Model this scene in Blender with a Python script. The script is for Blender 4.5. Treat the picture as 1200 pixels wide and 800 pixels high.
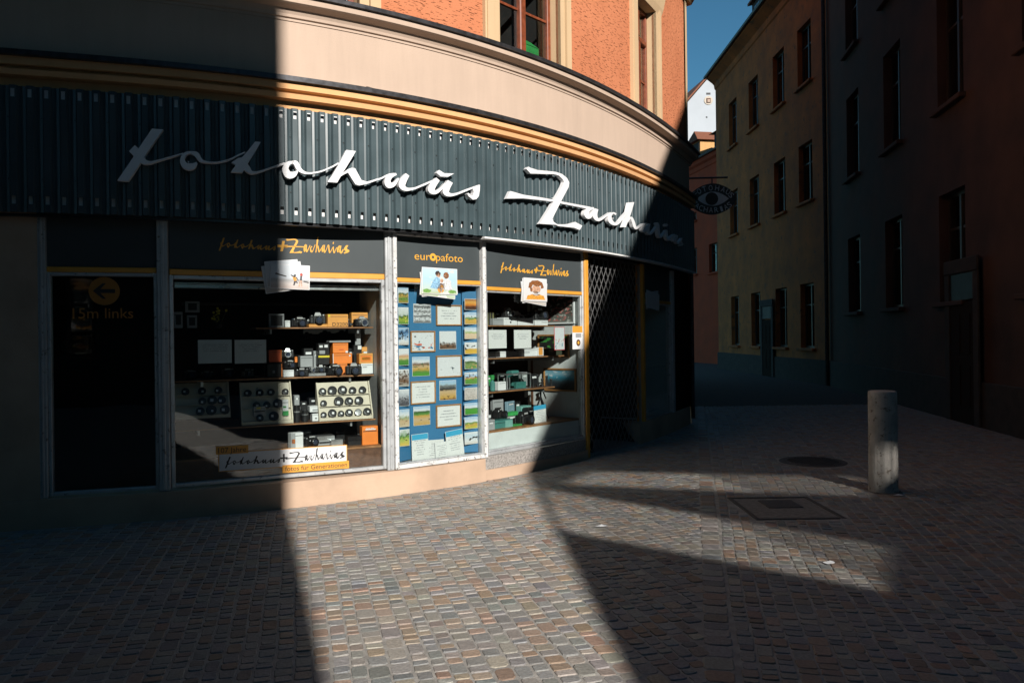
import bpy, bmesh, math, random
import numpy as np
from mathutils import Vector, Matrix

# ------------------------------------------------------------------ clear
for o in list(bpy.data.objects):
    bpy.data.objects.remove(o, do_unlink=True)
SC = bpy.context.scene
COL = SC.collection

# ------------------------------------------------------------------ camera, sky, sun, exposure
EYE = 1.6; FPX = 900.0; HOR = 394.0; ROLL = 0.0125
cam_data = bpy.data.cameras.new('camera')
cam_data.sensor_width = 36.0
cam_data.lens = 36.0 * FPX / 1200.0
cam_data.shift_y = (HOR - 400.0) / 1200.0
cam_data.clip_start = 0.05; cam_data.clip_end = 2000
cam = bpy.data.objects.new('camera', cam_data); COL.objects.link(cam)
cam.matrix_world = Matrix.Translation((0, 0, EYE)) @ Matrix.Rotation(math.radians(90), 4, 'X') @ Matrix.Rotation(-ROLL, 4, 'Z')
SC.camera = cam

SUN_AZ = math.radians(18.85)      # to the right of straight behind the camera
SUN_EL = math.radians(24.0)
world = bpy.data.worlds.new('World'); SC.world = world; world.use_nodes = True
wn = world.node_tree.nodes; wl = world.node_tree.links
sky = wn.new('ShaderNodeTexSky'); sky.sky_type = 'NISHITA'; sky.sun_disc = False
sky.sun_elevation = SUN_EL
sky.sun_rotation = math.radians(180) - SUN_AZ
sky.air_density = 1.0; sky.dust_density = 0.0; sky.ozone_density = 6.0
tint = wn.new('ShaderNodeMixRGB'); tint.blend_type = 'MULTIPLY'; tint.inputs[0].default_value = 1.0; tint.inputs[2].default_value = (1.0, 1.52, 1.33, 1)
wl.new(sky.outputs[0], tint.inputs[1]); wl.new(tint.outputs[0], wn['Background'].inputs[0]); wn['Background'].inputs[1].default_value = 0.05
S_H = Vector((math.sin(SUN_AZ), -math.cos(SUN_AZ), 0))          # towards the sun, level
S_R = Vector((math.cos(SUN_AZ), math.sin(SUN_AZ), 0))
sun_dir = Vector((S_H.x*math.cos(SUN_EL), S_H.y*math.cos(SUN_EL), math.sin(SUN_EL)))
sl = bpy.data.lights.new('sun', 'SUN'); sl.energy = 5.0; sl.angle = math.radians(0.53); sl.color = (1.0, 0.945, 0.88)
so = bpy.data.objects.new('sun', sl); COL.objects.link(so)
so.rotation_euler = sun_dir.to_track_quat('Z', 'Y').to_euler(); so.location = (10, -30, 30)
SC.view_settings.view_transform = 'Standard'; SC.view_settings.look = 'None'
SC.view_settings.exposure = 0.26; SC.view_settings.gamma = 1.0
SC.view_settings.use_curve_mapping = False
SC.cycles.max_bounces = 8; SC.cycles.diffuse_bounces = 1; SC.cycles.transparent_max_bounces = 16
SC.cycles.sample_clamp_indirect = 4.0

R = random.Random(7)

# ------------------------------------------------------------------ pixel -> ray
def up(x, y): return x-(y-400)*ROLL, y+(x-600)*ROLL
def ray(px, py):
    a, b = up(px, py)
    return Vector(((a-600)/FPX, 1.0, (HOR-b)/FPX))
def ground(px, py, z=0.0):
    d = ray(px, py); t = (z-EYE)/d.z
    return Vector((d.x*t, d.y*t, z))

# ------------------------------------------------------------------ objects
META = {}
def T(name, label, cat, loc=(0, 0, 0), rz=0.0, group=None):
    o = bpy.data.objects.new(name, None); COL.objects.link(o)
    o.location = loc; o.rotation_euler = (0, 0, rz); o.empty_display_size = .1
    o['label'] = label; o['category'] = cat
    if group: o['group'] = group
    META[o.name] = Matrix.Translation(loc) @ Matrix.Rotation(rz, 4, 'Z')
    return o
def O(name, verts, faces, mat, parent=None, world=True, uv=None, smooth=False, label=None, kind=None, cat=None, group=None, mi=None):
    """link one mesh; world=True: verts are world coordinates and are moved into the parent's space"""
    me = bpy.data.meshes.new(name)
    if parent is not None and world:
        inv = META[parent.name].inverted()
        verts = [inv @ Vector(v) for v in verts]
    me.from_pydata([tuple(v) for v in verts], [], faces)
    for m in (mat if isinstance(mat, (list, tuple)) else [mat]): me.materials.append(m)
    if mi: me.polygons.foreach_set('material_index', mi)
    if uv:
        l = me.uv_layers.new(name='UVMap')
        flat = []
        for p in me.polygons:
            for li in p.loop_indices: flat.extend(uv[me.loops[li].vertex_index])
        l.data.foreach_set('uv', flat)
    if smooth: me.polygons.foreach_set('use_smooth', [True]*len(me.polygons))
    me.update()
    o = bpy.data.objects.new(name, me); COL.objects.link(o)
    if parent is not None:
        o.parent = parent; META[o.name] = META[parent.name]
    else: META[o.name] = Matrix()
    if label: o['label'] = label
    if kind: o['kind'] = kind
    if cat: o['category'] = cat
    if group: o['group'] = group
    return o
class B:
    """vertex / face collector"""
    def __init__(s): s.v = []; s.f = []; s.uv = []
    def add(s, vs, fs):
        n = len(s.v); s.v += [Vector(v) for v in vs]; s.f += [tuple(i+n for i in f) for f in fs]; return s
    def box(s, x0, x1, y0, y1, z0, z1, m=None):
        vs = [Vector(p) for p in ((x0,y0,z0),(x1,y0,z0),(x1,y1,z0),(x0,y1,z0),(x0,y0,z1),(x1,y0,z1),(x1,y1,z1),(x0,y1,z1))]
        if m: vs = [m(*v) for v in vs]
        return s.add(vs, [(0,3,2,1),(4,5,6,7),(0,1,5,4),(1,2,6,5),(2,3,7,6),(3,0,4,7)])
    def cbox(s, x0, x1, y0, y1, z0, z1, c=.004, m=None):
        """box with chamfered edges"""
        c = min(c, .3*abs(x1-x0), .3*abs(y1-y0), .3*abs(z1-z0))
        xs = (x0, x1); ys = (y0, y1); zs = (z0, z1); vs = []; ix = {}
        for i in (0, 1):
            for j in (0, 1):
                for k in (0, 1):
                    sx = c if i == 0 else -c; sy = c if j == 0 else -c; sz = c if k == 0 else -c
                    ix[i,j,k,0] = len(vs); vs.append((xs[i], ys[j]+sy, zs[k]+sz))
                    ix[i,j,k,1] = len(vs); vs.append((xs[i]+sx, ys[j], zs[k]+sz))
                    ix[i,j,k,2] = len(vs); vs.append((xs[i]+sx, ys[j]+sy, zs[k]))
        fs = []
        for i in (0, 1): fs.append([ix[i,0,0,0], ix[i,1,0,0], ix[i,1,1,0], ix[i,0,1,0]])
        for j in (0, 1): fs.append([ix[0,j,0,1], ix[1,j,0,1], ix[1,j,1,1], ix[0,j,1,1]])
        for k in (0, 1): fs.append([ix[0,0,k,2], ix[1,0,k,2], ix[1,1,k,2], ix[0,1,k,2]])
        for i in (0, 1):
            for j in (0, 1): fs.append([ix[i,j,0,0], ix[i,j,0,1], ix[i,j,1,1], ix[i,j,1,0]])
            for k in (0, 1): fs.append([ix[i,0,k,0], ix[i,0,k,2], ix[i,1,k,2], ix[i,1,k,0]])
        for j in (0, 1):
            for k in (0, 1): fs.append([ix[0,j,k,1], ix[0,j,k,2], ix[1,j,k,2], ix[1,j,k,1]])
        for i in (0, 1):
            for j in (0, 1):
                for k in (0, 1): fs.append([ix[i,j,k,0], ix[i,j,k,1], ix[i,j,k,2]])
        # consistent outward winding
        cx = Vector(((x0+x1)/2, (y0+y1)/2, (z0+z1)/2)); vv = [Vector(v) for v in vs]; out = []
        for f in fs:
            n = (vv[f[1]]-vv[f[0]]).cross(vv[f[2]]-vv[f[0]]); ce = sum((vv[q] for q in f), Vector())/len(f)
            out.append(tuple(f) if n.dot(ce-cx) > 0 else tuple(reversed(f)))
        if m: vv = [m(*v) for v in vv]
        return s.add(vv, out)
    def tube(s, p, q, r, r2=None, n=12, cap=True):
        p = Vector(p); q = Vector(q); r2 = r if r2 is None else r2
        a = (q-p).normalized(); b = a.orthogonal().normalized(); c = a.cross(b)
        vs = []
        for (o, rr) in ((p, r), (q, r2)):
            for i in range(n):
                t = 2*math.pi*i/n; vs.append(o+b*(rr*math.cos(t))+c*(rr*math.sin(t)))
        fs = [(i, (i+1) % n, n+(i+1) % n, n+i) for i in range(n)]
        if cap: fs += [tuple(reversed(range(n))), tuple(range(n, 2*n))]
        return s.add(vs, fs)
    def lathe(s, p, axis, prof, n=16):
        """prof: list of (dist along axis, radius)"""
        p = Vector(p); a = Vector(axis).normalized(); b = a.orthogonal().normalized(); c = a.cross(b)
        vs = []
        for (h, rr) in prof:
            for i in range(n):
                t = 2*math.pi*i/n; vs.append(p+a*h+b*(rr*math.cos(t))+c*(rr*math.sin(t)))
        fs = []
        for k in range(len(prof)-1):
            fs += [(k*n+i, k*n+(i+1) % n, (k+1)*n+(i+1) % n, (k+1)*n+i) for i in range(n)]
        fs += [tuple(reversed(range(n))), tuple(range((len(prof)-1)*n, len(prof)*n))]
        return s.add(vs, fs)
    def obj(s, name, mat, parent=None, **k): return O(name, s.v, s.f, mat, parent, **k)

# ------------------------------------------------------------------ materials
def nt(name):
    m = bpy.data.materials.new(name); m.use_nodes = True
    t = m.node_tree; return m, t, t.nodes, t.links, t.nodes['Principled BSDF']
MC = {}
def mat(name, col, rough=.6, metal=0., var=.12, scale=8., bump=0., bscale=60., coords='Object', spec=None, grime=0., grime_col=(.08, .07, .06), detail=6):
    if name in MC: return MC[name]
    m, t, n, l, p = nt(name)
    tc = n.new('ShaderNodeTexCoord'); src = tc.outputs[coords]
    p.inputs['Roughness'].default_value = rough; p.inputs['Metallic'].default_value = metal
    if spec is not None: p.inputs['Specular IOR Level'].default_value = spec
    no = n.new('ShaderNodeTexNoise'); no.inputs['Scale'].default_value = scale; no.inputs['Detail'].default_value = detail
    l.new(src, no.inputs['Vector'])
    cr = n.new('ShaderNodeValToRGB')
    cr.color_ramp.elements[0].position = .3; cr.color_ramp.elements[1].position = .7
    cr.color_ramp.elements[0].color = (*[c*(1-var) for c in col], 1); cr.color_ramp.elements[1].color = (*[min(1, c*(1+var)) for c in col], 1)
    l.new(no.outputs[0], cr.inputs[0]); out = cr.outputs[0]
    if grime:
        g = n.new('ShaderNodeTexNoise'); g.inputs['Scale'].default_value = scale*3.1; g.inputs['Detail'].default_value = 9; g.inputs['Roughness'].default_value = .7
        l.new(src, g.inputs['Vector'])
        r2 = n.new('ShaderNodeValToRGB'); r2.color_ramp.elements[0].position = .62-.2*grime; r2.color_ramp.elements[1].position = .7-.15*grime
        l.new(g.outputs[0], r2.inputs[0])
        mx = n.new('ShaderNodeMixRGB'); mx.inputs[2].default_value = (*grime_col, 1)
        l.new(r2.outputs[0], mx.inputs[0]); l.new(out, mx.inputs[1]); out = mx.outputs[0]
    l.new(out, p.inputs['Base Color'])
    rr = n.new('ShaderNodeMapRange'); rr.inputs[3].default_value = max(0, rough-.1); rr.inputs[4].default_value = min(1, rough+.1)
    l.new(no.outputs[0], rr.inputs[0]); l.new(rr.outputs[0], p.inputs['Roughness'])
    if bump:
        b2 = n.new('ShaderNodeTexNoise'); b2.inputs['Scale'].default_value = bscale; b2.inputs['Detail'].default_value = 5
        l.new(src, b2.inputs['Vector'])
        bp = n.new('ShaderNodeBump'); bp.inputs['Strength'].default_value = bump; bp.inputs['Distance'].default_value = .01
        l.new(b2.outputs[0], bp.inputs['Height']); l.new(bp.outputs[0], p.inputs['Normal'])
    MC[name] = m; return m

def mat_roughcast():
    m, t, n, l, p = nt('roughcast_render')
    uv = n.new('ShaderNodeTexCoord')
    mp = n.new('ShaderNodeMapping'); mp.inputs['Rotation'].default_value = (0, 0, math.radians(38)); mp.inputs['Scale'].default_value = (12, 80, 1)
    l.new(uv.outputs['UV'], mp.inputs[0])
    no = n.new('ShaderNodeTexNoise'); no.inputs['Scale'].default_value = 1.0; no.inputs['Detail'].default_value = 2; no.inputs['Roughness'].default_value = .5
    l.new(mp.outputs[0], no.inputs['Vector'])
    pit = n.new('ShaderNodeValToRGB'); pit.color_ramp.elements[0].position = .27; pit.color_ramp.elements[1].position = .385
    l.new(no.outputs[0], pit.inputs[0])
    big = n.new('ShaderNodeTexNoise'); big.inputs['Scale'].default_value = 1.1; big.inputs['Detail'].default_value = 7
    l.new(uv.outputs['UV'], big.inputs['Vector'])
    cr = n.new('ShaderNodeValToRGB'); cr.color_ramp.elements[0].position = .3; cr.color_ramp.elements[1].position = .7
    cr.color_ramp.elements[0].color = (.58, .205, .10, 1); cr.color_ramp.elements[1].color = (.67, .25, .125, 1)
    l.new(big.outputs[0], cr.inputs[0])
    dm = n.new('ShaderNodeMixRGB'); dm.inputs[1].default_value = (.36, .12, .055, 1); l.new(pit.outputs[0], dm.inputs[0]); l.new(cr.outputs[0], dm.inputs[2]); l.new(dm.outputs[0], p.inputs['Base Color'])
    fine = n.new('ShaderNodeTexNoise'); fine.inputs['Scale'].default_value = 120; fine.inputs['Detail'].default_value = 3
    l.new(uv.outputs['UV'], fine.inputs['Vector'])
    ad = n.new('ShaderNodeMath'); ad.operation = 'MULTIPLY_ADD'; ad.inputs[1].default_value = .2
    l.new(fine.outputs[0], ad.inputs[0]); l.new(pit.outputs[0], ad.inputs[2])
    bp = n.new('ShaderNodeBump'); bp.inputs['Strength'].default_value = 1.0; bp.inputs['Distance'].default_value = .028
    l.new(ad.outputs[0], bp.inputs['Height']); l.new(bp.outputs[0], p.inputs['Normal'])
    p.inputs['Roughness'].default_value = .95; p.inputs['Specular IOR Level'].default_value = .1
    return m

def mat_plaster(name, col, streak=.25, ms=(5, .5, 1)):
    """painted plaster with faint rain streaks, in facade metres"""
    m, t, n, l, p = nt(name)
    uv = n.new('ShaderNodeTexCoord')
    mp = n.new('ShaderNodeMapping'); mp.inputs['Scale'].default_value = ms; l.new(uv.outputs['UV'], mp.inputs[0])
    a = n.new('ShaderNodeTexNoise'); a.inputs['Scale'].default_value = 1.5; a.inputs['Detail'].default_value = 8; a.inputs['Roughness'].default_value = .65
    l.new(mp.outputs[0], a.inputs['Vector'])
    b = n.new('ShaderNodeTexNoise'); b.inputs['Scale'].default_value = 1.3; b.inputs['Detail'].default_value = 8; l.new(uv.outputs['UV'], b.inputs['Vector'])
    ad = n.new('ShaderNodeMath'); ad.operation = 'ADD'; l.new(a.outputs[0], ad.inputs[0]); l.new(b.outputs[0], ad.inputs[1])
    cr = n.new('ShaderNodeValToRGB'); cr.color_ramp.elements[0].position = .35; cr.color_ramp.elements[1].position = .6
    cr.color_ramp.elements[0].color = (*[c*(1-streak) for c in col], 1); cr.color_ramp.elements[1].color = (*col, 1)
    hf = n.new('ShaderNodeMath'); hf.operation = 'MULTIPLY'; hf.inputs[1].default_value = .5; l.new(ad.outputs[0], hf.inputs[0])
    l.new(hf.outputs[0], cr.inputs[0]); l.new(cr.outputs[0], p.inputs['Base Color'])
    f = n.new('ShaderNodeTexNoise'); f.inputs['Scale'].default_value = 70; f.inputs['Detail'].default_value = 6; l.new(uv.outputs['UV'], f.inputs['Vector'])
    bp = n.new('ShaderNodeBump'); bp.inputs['Strength'].default_value = .25; bp.inputs['Distance'].default_value = .006
    l.new(f.outputs[0], bp.inputs['Height']); l.new(bp.outputs[0], p.inputs['Normal'])
    p.inputs['Roughness'].default_value = .85; p.inputs['Specular IOR Level'].default_value = .2
    return m

def mat_glass(name='shop_glass', tint=(.93, .96, .95), base=.06, rough=0.0):
    m = bpy.data.materials.new(name); m.use_nodes = True
    t = m.node_tree; n = t.nodes; l = t.links; n.clear()
    out = n.new('ShaderNodeOutputMaterial'); mix = n.new('ShaderNodeMixShader')
    tr = n.new('ShaderNodeBsdfTransparent'); tr.inputs[0].default_value = (*tint, 1)
    gl = n.new('ShaderNodeBsdfGlossy'); gl.inputs['Roughness'].default_value = rough
    lw = n.new('ShaderNodeLayerWeight'); lw.inputs['Blend'].default_value = .5
    pw = n.new('ShaderNodeMath'); pw.operation = 'POWER'; pw.inputs[1].default_value = 5; l.new(lw.outputs['Facing'], pw.inputs[0])
    ma = n.new('ShaderNodeMath'); ma.operation = 'MULTIPLY_ADD'; ma.inputs[1].default_value = 1-base; ma.inputs[2].default_value = base
    l.new(pw.outputs[0], ma.inputs[0])
    no = n.new('ShaderNodeTexNoise'); no.inputs['Scale'].default_value = 1.6; tc = n.new('ShaderNodeTexCoord'); l.new(tc.outputs['Object'], no.inputs['Vector'])
    bp = n.new('ShaderNodeBump'); bp.inputs['Strength'].default_value = .08; bp.inputs['Distance'].default_value = .02; l.new(no.outputs[0], bp.inputs['Height'])
    l.new(bp.outputs[0], gl.inputs['Normal'])
    l.new(ma.outputs[0], mix.inputs[0]); l.new(tr.outputs[0], mix.inputs[1]); l.new(gl.outputs[0], mix.inputs[2])
    l.new(mix.outputs[0], out.inputs[0]); return m

def print_mat(name, stops, amp=.15, scale=3., blot=None, seed=0., rough=.45):
    """flat print: ramp over v, bent by noise, plus blotches"""
    m, t, n, l, p = nt(name)
    tc = n.new('ShaderNodeTexCoord'); mp = n.new('ShaderNodeMapping'); mp.inputs['Location'].default_value = (seed*3.7, seed*1.9, seed)
    l.new(tc.outputs['UV'], mp.inputs[0])
    sp = n.new('ShaderNodeSeparateXYZ'); l.new(tc.outputs['UV'], sp.inputs[0])
    no = n.new('ShaderNodeTexNoise'); no.inputs['Scale'].default_value = scale; no.inputs['Detail'].default_value = 4; l.new(mp.outputs[0], no.inputs['Vector'])
    sb = n.new('ShaderNodeMath'); sb.operation = 'SUBTRACT'; sb.inputs[1].default_value = .5; l.new(no.outputs[0], sb.inputs[0])
    ma = n.new('ShaderNodeMath'); ma.operation = 'MULTIPLY_ADD'; ma.inputs[1].default_value = amp*2; l.new(sb.outputs[0], ma.inputs[0]); l.new(sp.outputs[1], ma.inputs[2])
    cr = n.new('ShaderNodeValToRGB'); e = cr.color_ramp.elements
    while len(e) < len(stops): e.new(.5)
    for q, (pos, c) in zip(e, stops): q.position = pos; q.color = (*c, 1)
    l.new(ma.outputs[0], cr.inputs[0]); out = cr.outputs[0]
    if blot:
        for bi, (c, th, sc, (v0, v1)) in enumerate(blot):
            b = n.new('ShaderNodeTexNoise'); b.inputs['Scale'].default_value = sc; b.inputs['Detail'].default_value = 3
            mp2 = n.new('ShaderNodeMapping'); mp2.inputs['Location'].default_value = (seed*2.1+bi*5, bi*3.3, seed); l.new(tc.outputs['UV'], mp2.inputs[0]); l.new(mp2.outputs[0], b.inputs['Vector'])
            g = n.new('ShaderNodeMath'); g.operation = 'GREATER_THAN'; g.inputs[1].default_value = th; l.new(b.outputs[0], g.inputs[0])
            g1 = n.new('ShaderNodeMath'); g1.operation = 'GREATER_THAN'; g1.inputs[1].default_value = v0; l.new(sp.outputs[1], g1.inputs[0])
            g2 = n.new('ShaderNodeMath'); g2.operation = 'LESS_THAN'; g2.inputs[1].default_value = v1; l.new(sp.outputs[1], g2.inputs[0])
            k = n.new('ShaderNodeMath'); k.operation = 'MULTIPLY'; l.new(g.outputs[0], k.inputs[0]); l.new(g1.outputs[0], k.inputs[1])
            k2 = n.new('ShaderNodeMath'); k2.operation = 'MULTIPLY'; l.new(k.outputs[0], k2.inputs[0]); l.new(g2.outputs[0], k2.inputs[1])
            mx = n.new('ShaderNodeMixRGB'); mx.inputs[2].default_value = (*c, 1); l.new(k2.outputs[0], mx.inputs[0]); l.new(out, mx.inputs[1]); out = mx.outputs[0]
    l.new(out, p.inputs['Base Color']); p.inputs['Roughness'].default_value = rough
    return m
def doc_mat(name, lines=9, seed=0., ink=(.35, .36, .38), paper=(.72, .73, .72), v0=.2, v1=.85, head=None):
    m, t, n, l, p = nt(name)
    tc = n.new('ShaderNodeTexCoord'); sp = n.new('ShaderNodeSeparateXYZ'); l.new(tc.outputs['UV'], sp.inputs[0])
    def M(op, a, b=None):
        q = n.new('ShaderNodeMath'); q.operation = op
        for i, s in enumerate((a, b)):
            if s is None: continue
            if isinstance(s, (int, float)): q.inputs[i].default_value = s
            else: l.new(s, q.inputs[i])
        return q.outputs[0]
    vs = M('MULTIPLY', sp.outputs[1], lines); fr = M('FRACT', vs); fl = M('FLOOR', vs)
    on = M('LESS_THAN', fr, .34)
    cb = n.new('ShaderNodeCombineXYZ'); l.new(M('MULTIPLY', sp.outputs[0], 26), cb.inputs[0]); l.new(M('MULTIPLY', fl, 7.3), cb.inputs[1]); cb.inputs[2].default_value = seed
    wn_ = n.new('ShaderNodeTexNoise'); wn_.inputs['Scale'].default_value = 1.0; wn_.inputs['Detail'].default_value = 1; l.new(cb.outputs[0], wn_.inputs['Vector'])
    wd = M('GREATER_THAN', wn_.outputs[0], .44)
    cb2 = n.new('ShaderNodeCombineXYZ'); l.new(M('MULTIPLY', fl, 3.1), cb2.inputs[0]); cb2.inputs[1].default_value = seed
    w2 = n.new('ShaderNodeTexWhiteNoise'); w2.noise_dimensions = '2D'; l.new(cb2.outputs[0], w2.inputs['Vector'])
    ln = M('MULTIPLY', w2.outputs['Value'], .22)
    du = M('ABSOLUTE', M('SUBTRACT', sp.outputs[0], .5)); mg = M('LESS_THAN', du, M('ADD', ln, .18))
    k = M('MULTIPLY', M('MULTIPLY', on, wd), M('MULTIPLY', mg, M('MULTIPLY', M('GREATER_THAN', sp.outputs[1], v0), M('LESS_THAN', sp.outputs[1], v1))))
    mx = n.new('ShaderNodeMixRGB'); mx.inputs[1].default_value = (*paper, 1); mx.inputs[2].default_value = (*ink, 1); l.new(k, mx.inputs[0]); out = mx.outputs[0]
    if head:
        g = M('GREATER_THAN', sp.outputs[1], head[1])
        mh = n.new('ShaderNodeMixRGB'); mh.inputs[2].default_value = (*head[0], 1); l.new(g, mh.inputs[0]); l.new(out, mh.inputs[1]); out = mh.outputs[0]
    l.new(out, p.inputs['Base Color']); p.inputs['Roughness'].default_value = .5
    return m

M_RC = mat_roughcast()
M_CREAM = mat_plaster('cream_plaster', (.60, .455, .355), .12)
M_SURR = mat_plaster('cream_window_surround', (.66, .47, .28), .12)
M_ORANGE = mat_plaster('orange_moulding', (.82, .45, .21), .12)
M_PLINTH = mat_plaster('peach_plinth', (.58, .41, .295), .30, (1.1, .9, 1))
M_GRANITE = mat('granite_sill', (.30, .28, .26), .7, var=.45, scale=55, bump=.2, bscale=150)
M_ZINC = mat('dark_sheet_metal', (.06, .06, .065), .45, .6, var=.4, scale=14)
M_SHEET = mat('blue_grey_corrugated_paint', (.060, .089, .099), .36, 0, var=.16, scale=3, bump=.03, bscale=9)
M_WHITE = mat('white_letter_paint', (.85, .85, .86), .45, var=.04, scale=6)
M_WTRAY = mat('white_tray', (.8, .8, .79), .5, var=.06)
M_ALU = mat('grey_aluminium', (.50, .52, .53), .38, .35, var=.12, scale=6, grime=.25, grime_col=(.16, .15, .14))
M_FLAKE = mat('flaking_white_frame', (.66, .66, .65), .6, 0, var=.1, scale=9, bump=.35, bscale=50, grime=.32, grime_col=(.05, .045, .04))
M_HEAD = mat('grey_header_panel', (.058, .070, .074), .5, 0, var=.06, scale=3, spec=.3)
M_RAIL = mat('orange_rail_paint', (.72, .33, .045), .45, var=.08)
M_GOLD = mat('golden_lettering', (.78, .40, .05), .5, var=.05)
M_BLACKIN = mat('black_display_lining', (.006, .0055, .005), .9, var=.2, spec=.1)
M_BROWN = mat('brown_wood', (.12, .055, .03), .5, var=.3, scale=20)
M_WOODF = mat('display_floor_wood', (.32, .15, .06), .5, var=.3, scale=12)
M_GREYW = mat('grey_display_wall', (.26, .27, .265), .6, var=.06)
M_WHITEW = mat('white_display_wall', (.66, .69, .69), .6, var=.06)
M_GLASS = mat_glass()
M_GLASSD = mat_glass('upper_window_glass', (.9, .93, .93), .07)
M_CREAMW = mat('cream_rack', (.62, .56, .44), .5, var=.08)
M_BLACK = mat('black_plastic', (.016, .016, .017), .35, var=.2)
M_BLACKM = mat('black_metal', (.03, .03, .032), .3, .5, var=.2)
M_SILVER = mat('silver_metal', (.55, .56, .57), .3, .8, var=.1)
M_PAPER = mat('white_paper', (.74, .75, .76), .6, var=.03)
M_GREYBOX = mat('grey_carton', (.33, .34, .35), .6, var=.1)
M_OBOX = mat('orange_carton', (.85, .23, .03), .5, var=.06)
M_YBOX = mat('amber_carton', (.75, .33, .07), .5, var=.08)
M_REDBOX = mat('red_orange_carton', (.62, .09, .02), .5, var=.1)
M_TEAL = mat('teal_carton', (.06, .22, .2), .5, var=.12)
M_GREEN = mat('green_plastic', (.04, .32, .08), .45, var=.2)
M_BLUE = mat('blue_display_board', (.035, .17, .34), .7, var=.06, scale=4)
M_RED = mat('red_ink', (.6, .05, .06), .5)
M_YEL = mat('yellow_ink', (.75, .6, .03), .5)
M_INK = mat('black_ink', (.02, .02, .022), .6)
M_WINWOOD = mat('red_brown_window_wood', (.22, .055, .022), .45, var=.3, scale=18)
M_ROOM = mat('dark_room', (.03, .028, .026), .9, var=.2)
M_CURTAIN = mat('blue_curtain', (.10, .15, .24), .8, var=.2, scale=10)
M_BLIND = mat('beige_blind', (.42, .33, .2), .8, var=.1)
M_TILE = mat('red_roof_tile', (.23, .085, .045), .85, var=.35, scale=30, bump=.5, bscale=40)
M_STEEL = mat('galvanised_gate_steel', (.42, .42, .42), .4, .7, var=.2)

# ------------------------------------------------------------------ the curved facade line
PC = np.array([0.00884299, 0.14532211, 0.98916327, 8.82460266]); DC = np.polyder(PC)
XL, XR = -3.6, 3.2
def yofx(x):
    if x < XL: return np.polyval(PC, XL)+np.polyval(DC, XL)*(x-XL)
    return np.polyval(PC, x)
_x = np.concatenate([np.arange(-13, XR, .01), [XR]])
_y = np.array([yofx(q) for q in _x])
_s = np.concatenate([[0], np.cumsum(np.hypot(np.diff(_x), np.diff(_y)))])
_tx = np.gradient(_x, _s); _ty = np.gradient(_y, _s)
SEND = float(_s[-1])
def F(s, z=0., d=0.):
    """facade point: s along the wall, height z, d outwards"""
    if s > SEND:
        e = s-SEND; x = _x[-1]+_tx[-1]*e; y = _y[-1]+_ty[-1]*e; tx, ty = _tx[-1], _ty[-1]
    else:
        x = np.interp(s, _s, _x); y = np.interp(s, _s, _y); tx = np.interp(s, _s, _tx); ty = np.interp(s, _s, _ty)
    return Vector((x+ty*d, y-tx*d, z))
_cache = {}
def spx(px, py, d):
    """(s, z) of a pixel on the facade offset by d"""
    if d not in _cache:
        X = _x+_ty*d; Y = _y-_tx*d; _cache[d] = (X/Y, Y)
    q, Y = _cache[d]
    r = ray(px, py)
    s = float(np.interp(r.x, q, _s)); yy = float(np.interp(r.x, q, Y))
    if r.x > q[-1]: s = SEND + (r.x-q[-1])*yy/ .3
    return s, EYE+r.z*yy
def sweep(name, prof, s0, s1, m, parent, step=.08, caps=True, mats=None):
    """sweep a (d, z) profile along the facade"""
    n = max(2, int((s1-s0)/step)+1); ss = np.linspace(s0, s1, n); k = len(prof)
    v = []; uv = []; f = []; mi = []
    cum = [0]
    for a, b in zip(prof, prof[1:]): cum.append(cum[-1]-math.hypot(b[0]-a[0], b[1]-a[1]))
    for s in ss:
        for (d, z), c in zip(prof, cum): v.append(F(s, z, d)); uv.append((s, prof[0][1]+c))
    for i in range(n-1):
        for j in range(k-1):
            f.append((i*k+j, i*k+j+1, (i+1)*k+j+1, (i+1)*k+j)); mi.append(mats[j] if mats else 0)
    if caps:
        f.append(tuple(range(k))); mi.append(0); f.append(tuple(reversed(range((n-1)*k, n*k)))); mi.append(0)
    return O(name, v, f, m, parent, uv=uv, mi=mi if mats else None)
def wallgrid(name, d, s0, s1, z0, z1, holes, m, parent, step=.12, depth=.16):
    """curved wall with openings (s0,s1,z0,z1) and their reveals"""
    ss = set(np.linspace(s0, s1, int((s1-s0)/step)+2)); zs = {z0, z1}
    for h in holes: ss |= {h[0], h[1]}; zs |= {h[2], h[3]}
    ss = sorted(ss); zs = sorted(q for q in zs if z0 <= q <= z1)
    v = []; uv = []; f = []; ix = {}
    def vid(s, z, dd):
        key = (s, z, dd)
        if key not in ix: ix[key] = len(v); v.append(F(s, z, dd)); uv.append((s+(d-dd), z))
        return ix[key]
    for a, b in zip(ss, ss[1:]):
        for c, e in zip(zs, zs[1:]):
            ms, mz = (a+b)/2, (c+e)/2
            if any(h[0] < ms < h[1] and h[2] < mz < h[3] for h in holes): continue
            f.append((vid(a, c, d), vid(b, c, d), vid(b, e, d), vid(a, e, d)))
    for h in holes:
        for s, flip in ((h[0], 0), (h[1], 1)):
            q = [vid(s, h[2], d), vid(s, h[3], d), vid(s, h[3], d-depth), vid(s, h[2], d-depth)]
            f.append(tuple(q if flip == 0 else reversed(q)))
    return O(name, v, f, m, parent, uv=uv)
def snap(bay, z):
    for q in getattr(bay, 'levels', ()):
        if abs(z-q) < .045: return q
    return z
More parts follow.
